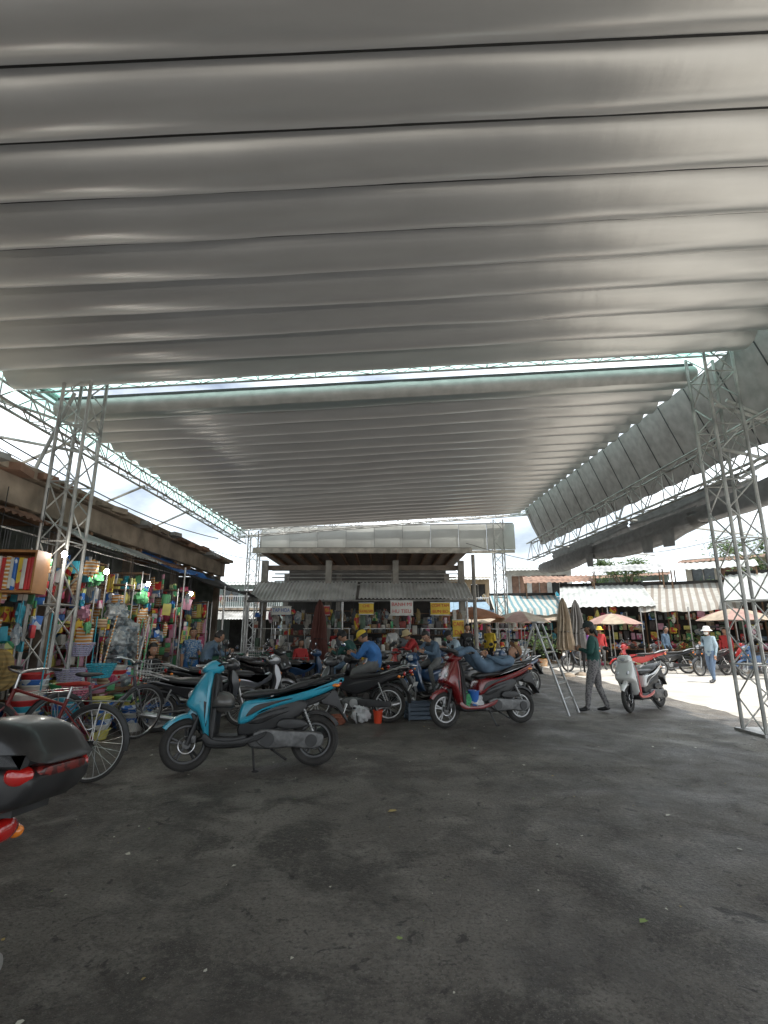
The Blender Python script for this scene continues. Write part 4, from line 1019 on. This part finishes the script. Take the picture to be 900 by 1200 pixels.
CM=[mat('steel_counter',(.3,.31,.31),.4,.7,var=.4),mat('blue_counter',(.05,.12,.22),.5,var=.3),mat('tiled_counter',(.36,.34,.31),.5,var=.3),mat('green_counter',(.05,.16,.11),.5,var=.3)]
counter(-4.2,-2.9,16.4,CM[3]); counter(-2.6,-1.0,16.5,CM[0]); counter(-.7,.9,16.4,CM[2]); counter(1.1,2.5,16.3,CM[1]); counter(3.6,5.0,18.2,CM[0])
mb=MB()
for k in range(70):
    x=random.uniform(-4.1,2.6); h=random.uniform(.12,.5); c=(x,16.1+random.uniform(0,.9),2.2-h/2-random.uniform(0,.2))
    if k%2: pack(mb,c,(random.uniform(.06,.2),.04,h),random.choice(MP),random.uniform(-.6,.6))
    else: mb.ell(c,(random.uniform(.04,.13),.05,h/2),random.choice(MP+[PLB]*3),nu=10,nv=7,fn=crumple(.6,k))
    mb.tube([(x,16.2,2.1),(x,16.2,2.6)],.003,BLK,4)
mb.build('hanging_packages')
mb=MB(); mb.box((0,0,.5),(.9,.6,.7),mat('green_bin',(.03,.16,.09),.5,var=.3),bev=.03); mb.box((0,0,.88),(.96,.66,.06),_m['green_bin'],bev=.02)
for a in(-1,1):
    for b in(-1,1): mb.ring((a*.35,b*.27,.08),.06,.02,RUB,14,6)
mb.build('green_bin',(-4.15,13.4,0),.1)
def sign(x,y,z,w_,h,bgc,txt,tc_,rz=0):
    e=bpy.data.objects.new('shop_sign',None); sc.collection.objects.link(e); e.location=(x,y,z); e.rotation_euler=(0,0,rz)
    mb=MB(); mb.box((0,0,0),(w_,.04,h),bgc,bev=.005); mb.box((0,.0,h/2+.012),(w_+.03,.06,.02),ALU); mb.box((0,.0,-h/2-.012),(w_+.03,.06,.02),ALU); b=mb.build('board',parent=e)
    lines=txt.split('|'); n=len(lines)
    for i,t in enumerate(lines):
        cu=bpy.data.curves.new('lettering','FONT'); cu.body=t; cu.size=h/n*.75; cu.align_x='CENTER'; cu.align_y='CENTER'; cu.extrude=.003
        to=bpy.data.objects.new('lettering',cu); sc.collection.objects.link(to); to.parent=e; to.location=(0,-.026,h*(.5-(i+.5)/n)); to.rotation_euler=(rad(90),0,0)
        bpy.context.view_layer.update()
        wd=to.dimensions.x
        if wd>w_*.9: to.scale=(w_*.9/wd,1,1)
        cu.materials.append(tc_)
YS=mat('yellow_sign',(.65,.45,.04),.5,var=.1); RS=mat('red_lettering',(.5,.02,.02),.5); WS=mat('white_sign',(.6,.6,.56),.5,var=.1); BS=mat('blue_lettering',(.03,.1,.4),.5)
sign(-.55,15.75,2.15,.45,.32,YS,'CHE|SUONG SAM',RS); sign(.55,15.75,2.17,.7,.42,WS,'BANH MI|HU TIEU',RS,.03); sign(1.75,15.8,2.15,.6,.36,YS,'COM TAM|BUN BO',RS); sign(-3.2,15.85,2.1,.6,.22,WS,'TAP HOA',BS)
sign(2.3,15.85,1.55,.35,.5,YS,'CAFE|DA',RS); sign(-1.9,15.86,2.1,.4,.25,mat('red_sign',(.4,.03,.03),.5),'NUOC MIA',YS)
# ---------------------------------------------------------------- umbrellas
def umb_closed(x,y,c,h=2.45):
    mb=MB(); mb.tube([(0,0,0),(0,0,h)],.022,ALU,8); vs=[];fs=[];n=24
    for (z,r) in ((h-.0,.03),(h-.2,.10),(h-.7,.17),(h-1.2,.20),(h-1.6,.25),(h-1.75,.2)):
        for j in range(n): rr=r*(1+.28*(-1)**j*(1 if z<h-.1 else 0)); a=j*2*math.pi/n+.15*math.sin(z*4); vs.append((rr*math.cos(a),rr*math.sin(a),z))
    for i in range(5):
        for j in range(n): fs.append([i*n+j,i*n+(j+1)%n,(i+1)*n+(j+1)%n,(i+1)*n+j])
    mb.add(vs,fs,c); mb.ring((0,0,h-1.15),.205,.015,BLK,20,5,ax='z')
    mb.lathe([(.001,.12),(.06,.12),(.22,.05),(.24,0),(.001,0)],CONC,18); mb.build('folded_parasol',(x,y,0))
def umb_open(x,y,c,h=2.3,R_=1.3,c2=None):
    mb=MB(); mb.tube([(0,0,0),(0,0,h+.05)],.02,ALU,8); n=8
    for k in range(n):
        a0=k*2*math.pi/n;a1=(k+1)*2*math.pi/n; vs=[];fs=[]
        for i in range(6):
            t=i/5; r=R_*t; z=h-.42*t**1.6
            for j in range(5):
                s_=j/4; p=Vector((r*math.cos(a0),r*math.sin(a0),z)).lerp(Vector((r*math.cos(a1),r*math.sin(a1),z)),s_); p.z-=0.03*math.sin(math.pi*s_)*t; vs.append(p)
        for i in range(5):
            for j in range(4): a=i*5+j; fs.append([a,a+1,a+6,a+5])
        mb.add(vs,fs,c if k%2 or not c2 else c2)
        mb.tube([(0,0,h-.5),(R_*.5*math.cos(a0),R_*.5*math.sin(a0),h-.17)],.007,ALU,4)
    mb.lathe([(.001,.12),(.06,.12),(.22,.05),(.24,0),(.001,0)],CONC,18); mb.build('market_parasol',(x,y,0))
BG=mat('beige_canvas',(.45,.37,.28),.8,var=.2,trans=.25); GC=mat('grey_canvas_p',(.26,.25,.24),.8,var=.15,trans=.2); PK=mat('faded_pink_canvas',(.42,.27,.23),.8,trans=.25); ORG=mat('brown_orange_canvas',(.4,.17,.08),.8,trans=.3); GNC=mat('green_canvas',(.1,.3,.25),.8,trans=.3)
umb_closed(6.2,17.6,BG,2.6); umb_closed(6.75,17.9,GC,2.55); umb_closed(-1.95,15.4,mat('red_brown_canvas',(.13,.05,.04),.8),2.4)
umb_open(4.3,23.5,BG); umb_open(5.4,20.2,PK,2.25,1.2,BG); umb_open(9.6,21.5,BG,2.2,1.2,PK); umb_open(4.6,26,GNC,2.5,1.5); umb_open(8.0,24.5,BG,2.4,1.5,GC); umb_open(3.4,19.8,ORG,2.4,1.3); umb_open(13.0,18.9,PK,2.3,1.3,BG)
# ---------------------------------------------------------------- awning stalls along the street
def awning_stall(x,y,rz,w_,aw,h=2.9,low=2.15,dp=3.0):
    mb=MB(); amp=.02
    if aw in (CORR,CORL,RUST): corr(mb,(-w_/2,.6,h),(w_,0,0),(0,-dp,low-h),int(w_*4),amp,aw)
    else:
        vs=[];fs=[];nx,ny=20,8
        for i in range(nx+1):
            for j in range(ny+1):
                s_=i/nx;t=j/ny; X=-w_/2+w_*s_; Y=.6-dp*t; Z=h+(low-h)*t-.10*math.sin(math.pi*t)*(.6+.4*math.sin(s_*9))+.05*noise.noise(Vector((X*2,Y*2,x)))
                if j==ny: Z-=.18+.03*math.sin(s_*30); Y+=.12
                vs.append((X,Y,Z))
        for i in range(nx):
            for j in range(ny): a=i*(ny+1)+j; fs.append([a,a+1,a+ny+2,a+ny+1])
        mb.add(vs,fs,aw)
    for s_ in (-1,0,1): mb.tube([(s_*w_*.48,.6-dp+.1,0),(s_*w_*.48,.6-dp+.1,low-.02)],.025,ALU,6); mb.tube([(s_*w_*.48,.5,0),(s_*w_*.48,.5,h-.03)],.03,WOOD,6)
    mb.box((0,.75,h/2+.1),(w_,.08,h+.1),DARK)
    mb.box((0,-.8,.7),(w_*.9,.9,.05),WOOD); 
    for s_ in (-1,1): mb.box((s_*w_*.42,-.8,.34),(.06,.8,.67),WOOD)
    P_=PAL+MUT
    for k in range(int(w_*24)):
        X=random.uniform(-w_*.43,w_*.43); q=random.random(); h_=random.uniform(.08,.35); c=random.choice(P_)
        if q<.5: Y=random.uniform(-1.2,-.4); Z=.73+h_/2
        elif q<.7: Y=random.uniform(-1.9,-1.3); Z=h_/2+.01
        else: Y=random.uniform(-1.6,.5); Z=random.uniform(1.4,low-.05)
        if k%3: mb.ell((X,Y,Z),(random.uniform(.05,.18),random.uniform(.05,.12),h_/2),c,nu=10,nv=7,fn=crumple(.45,k+x))
        else: pack(mb,(X,Y,Z),(random.uniform(.1,.3),random.uniform(.1,.25),h_),c,random.uniform(-.5,.5))
    for r in range(3):
        k=-w_/2+.2
        while k<w_/2-.3:
            q=random.uniform(.1,.35); hq=random.uniform(.15,.4); mb.box((k+q/2,.55,1.1+r*.45+hq/2),(q*.9,.2,hq),random.choice(P_)); k+=q*random.uniform(1,1.4)
    mb.build('awning_stall',(x,y,0),rz)
random.seed(21)
LTC=mat('pale_awning_canvas',(.55,.56,.52),.7,var=.2,trans=.3); LTG=mat('pale_green_canvas',(.4,.5,.45),.7,var=.2,trans=.3); LTB=mat('faded_blue_canvas',(.25,.36,.45),.7,var=.2,trans=.3)
STC=mat('striped_awning_canvas',(.5,.5,.46),.7,var=.15,trans=.3,pattern='stripe',col2=(.16,.3,.34)); STR2=mat('striped_grey_canvas',(.5,.49,.45),.7,var=.15,trans=.3,pattern='stripe',col2=(.3,.26,.22))
for (x,y,a,w_,aw,h,l,dp) in ((7.2,26.0,-8,3.4,STC,3.3,2.4,3.2),(10.6,24.6,-20,3.8,CORL,3.7,2.5,3.6),(13.6,22.8,-30,3.6,STR2,3.6,2.45,3.4),(16.3,20.6,-38,3.8,CORL,3.9,2.6,3.8),(18.6,17.6,-50,4.0,STC,3.7,2.5,3.6),(20.6,14.2,-60,3.8,CORR,3.8,2.6,3.4),(22,10.4,-70,3.8,LTG,3.5,2.5,3.2),(4.2,28.2,0,3.2,LTB,3.1,2.4,3),(.8,29,0,3.2,CORL,3.0,2.3,3)):
    awning_stall(x,y,rad(a),w_,aw,h,l,dp)
# raised second row of tin roofs and tarps behind the first awnings
mb=MB()
for (x,y,a,w_,z,mm) in ((9.4,27.6,-14,3.4,4.0,RUST),(12.6,26.0,-25,3.2,4.4,CORR),(15.8,24.0,-34,3.4,4.3,CORL),(18.9,21.0,-45,3.4,4.6,RUST),(21.2,17.6,-55,3.6,4.5,CORL)):
    t=MB(); corr(t,(-w_/2,0,z+.45),(w_,0,0),(0,-2.2,-.55),int(w_*4),.02,mm)
    M_=Matrix.Translation((x,y,0))@Matrix.Rotation(rad(a),4,'Z')
    mb.add(t.v,t.f,mm,M=M_)
    for s_ in (-1,1):
        for yy,zz in ((-.05,z+.42),(-2.1,z-.08)): mb.tube([(s_*w_*.47,yy,0),(s_*w_*.47,yy,zz)],.035,WOOD,6,M=M_)
mb.build('tin_lean_to_roofs')
# ---------------------------------------------------------------- shophouses
WIN=mat('window_glass',(.06,.07,.075),.15,coat=.4,var=.4); 
def shophouse(x,y,rz,w_,d,h1,h2,wall,aw,name='shophouse'):
    mb=MB()
    mb.box((0,d/2+.4,h1/2),(w_,.1,h1),DARK); mb.box((-w_/2+.1,d/4,h1/2),(.2,d/2+.6,h1),wall); mb.box((w_/2-.1,d/4,h1/2),(.2,d/2+.6,h1),wall)
    mb.box((0,d/2,h1+.08),(w_+.1,d,.16),wall)
    mb.box((0,-.5,h1+.075),(w_,.98,.14),CONC)
    n=3; pw=.35; ow=(w_-pw*(n+1))/n; hh=h2-h1
    for k in range(n+1): mb.box((-w_/2+pw/2+k*(ow+pw),.1,h1+.16+hh/2),(pw,.2,hh),wall)
    for k in range(n):
        cx=-w_/2+pw+ow/2+k*(ow+pw)
        mb.box((cx,.1,h2-.2+.16),(ow,.2,.4),wall); mb.box((cx,.1,h1+.16+.25),(ow,.2,.5),wall)
        mb.box((cx,.16,h1+.16+hh/2),(ow,.03,hh-.9),random.choice([WIN,DARK,RUST,WIN]))
        mb.box((cx,.08,h1+.16+hh/2),(.05,.08,hh-.9),CP); mb.box((cx,.06,h1+.66),(ow+.1,.16,.05),CP)
    mb.box((0,d/2,h2+.25),(w_+.2,d+.3,.14),wall)
    corr(mb,(-w_/2-.2,.3,h2+.35),(w_+.4,0,0),(0,-1.5,-.35),int(w_*4),.02,random.choice([CORR,RUST,CORL]))
    mb.box((-w_/2+.05,d/2,h1+hh/2+.16),(.1,d-.4,hh),wall); mb.box((w_/2-.05,d/2,h1+hh/2+.16),(.1,d-.4,hh),wall)
    mb.box((0,-.96,h1+1.0),(w_,.05,.05),WHT); mb.box((0,-.96,h1+.2),(w_,.05,.05),WHT)
    k=-w_/2
    while k<w_/2: mb.box((k,-.96,h1+.6),(.025,.025,.78),WHT); k+=.16
    for k in range(9): mb.ell((random.uniform(-w_/2,w_/2),-.9,h1+random.uniform(.5,1.1)),(random.uniform(.1,.3),.05,random.uniform(.15,.4)),random.choice(MUT+PAL[5:10]),nu=10,nv=7,fn=crumple(.45,k+x))
    mb.box((random.uniform(-1,1),-.5,h1+.5),(.8,.5,.6),random.choice([_m['blue_crate'],CORR,WHT]))
    corr(mb,(-w_/2-.1,-.99,h1-.1),(w_+.2,0,0),(0,-1.7,-.6),int(w_*5),.02,aw)
    for s_ in (-1,1): mb.tube([(s_*w_/2,-2.6,0),(s_*w_/2,-2.6,h1-.65)],.03,ALU,6)
    return mb.build(name,(x,y,0),rz)
random.seed(5)
WL=[mat('cream_wall',(.36,.33,.27),.9,var=.35,scale=1,bump=.2),mat('white_wall',(.42,.42,.39),.9,var=.35,scale=1,bump=.2),mat('grey_green_wall',(.26,.32,.3),.9,var=.3,scale=1,bump=.2),mat('ochre_wall',(.34,.26,.17),.9,var=.3,scale=1,bump=.2)]
for (x,y,a,w_,h1,h2,c,aw) in ((26.5,26.5,-50,5.5,3.2,5.6,1,CORR),(22.0,31.5,-42,5.2,3.0,5.8,0,CORL),(17.5,36.0,-30,5,3.1,5.2,2,CORR),(12.0,38.8,-14,4.8,3.0,6.0,1,CORL),(6.0,40,0,4.8,3,5.4,3,CORR),(.8,40,0,5,3,5.8,0,CORL),(-4.5,40,0,5,3,5.0,1,CORR),(-10,38,0,5,3,4.8,2,CORR),(30.3,20,-60,5.5,3.1,5.6,3,CORR),(33,13,-75,6,3.1,5.8,1,CORL)):
    shophouse(x,y,rad(a),w_,5,h1,h2,WL[c],aw)
# ---------------------------------------------------------------- foliage
LF=[mat('leaves_dark',(.04,.08,.02),.6,var=.3,trans=.25),mat('leaves_light',(.09,.15,.03),.6,var=.3,trans=.3)]
def leaves(mb,c,r,n,s_=.06):
    for k in range(n):
        d=Vector((random.gauss(0,1),random.gauss(0,1),random.gauss(0,1)))*r*.55
        d.z*=.75; p=Vector(c)+d; a=Vector((random.gauss(0,1),random.gauss(0,1),random.gauss(0,1))).normalized(); b=a.orthogonal().normalized()
        mb.add([p-a*s_,p-b*s_*.45,p+a*s_,p+b*s_*.45],[[0,1,2,3]],random.choice(LF))
def tree(x,y,h,R_):
    mb=MB(); BK=mat('bark',(.13,.1,.07),.9,bump=.6)
    mb.tube([(0,0,0),(.1,.05,h*.3),(.05,0,h*.55)],[.2,.15,.1],BK,10)
    for k in range(11):
        a=k*.7+random.random(); q=random.uniform(.4,1); t=Vector((math.cos(a)*R_*q,math.sin(a)*R_*q,h*random.uniform(.6,1.0)))
        mb.tube([(.07,.02,h*random.uniform(.35,.55)),t*.6+Vector((0,0,h*.25)),t],[.07,.04,.015],BK,6)
        leaves(mb,t,R_*random.uniform(.25,.5),300,.11)
    mb.build('tree',(x,y,0))
tree(19.6,25.6,7.0,1.9); tree(24.5,19.5,7.2,2.2); tree(14.6,30.4,6.4,1.5)
random.seed(3)
for (x,y,z) in ((12.4,20.8,0),(15.2,18.4,0),(6.9,22.5,0),(16.8,34.2,3.2),(20.2,31.2,3.2),(24.0,28.0,3.4)):
    mb=MB(); bucket(mb,(0,0,0),.2,.32,PAL[7]); 
    for k in range(5): a=k*1.26; mb.tube([(0,0,.2),(.2*math.cos(a),.2*math.sin(a),.9)],[.015,.006],LF[0],5)
    leaves(mb,(0,0,1.0),.55,330,.06); mb.build('potted_plant',(x,y,z))
mb=MB(); 
for (a,b,s_) in (((-5.4,5,4.2),(-5.4,16,4.4),.3),((3,18,4.6),(12,26,5.2),.5),((6,20,4.4),(18,22,6.4),.6),((-8,9,5.2),(-7,30,5.6),.6),((-5.2,5,3.1),(-5.0,14,3.0),.15)):
    a=Vector(a);b=Vector(b); mb.tube([a.lerp(b,t/12)-Vector((0,0,s_*math.sin(math.pi*t/12))) for t in range(13)],.012,BLK,4)
mb.build('overhead_cable')
bpy.context.view_layer.update()
print('objects',len(bpy.data.objects))
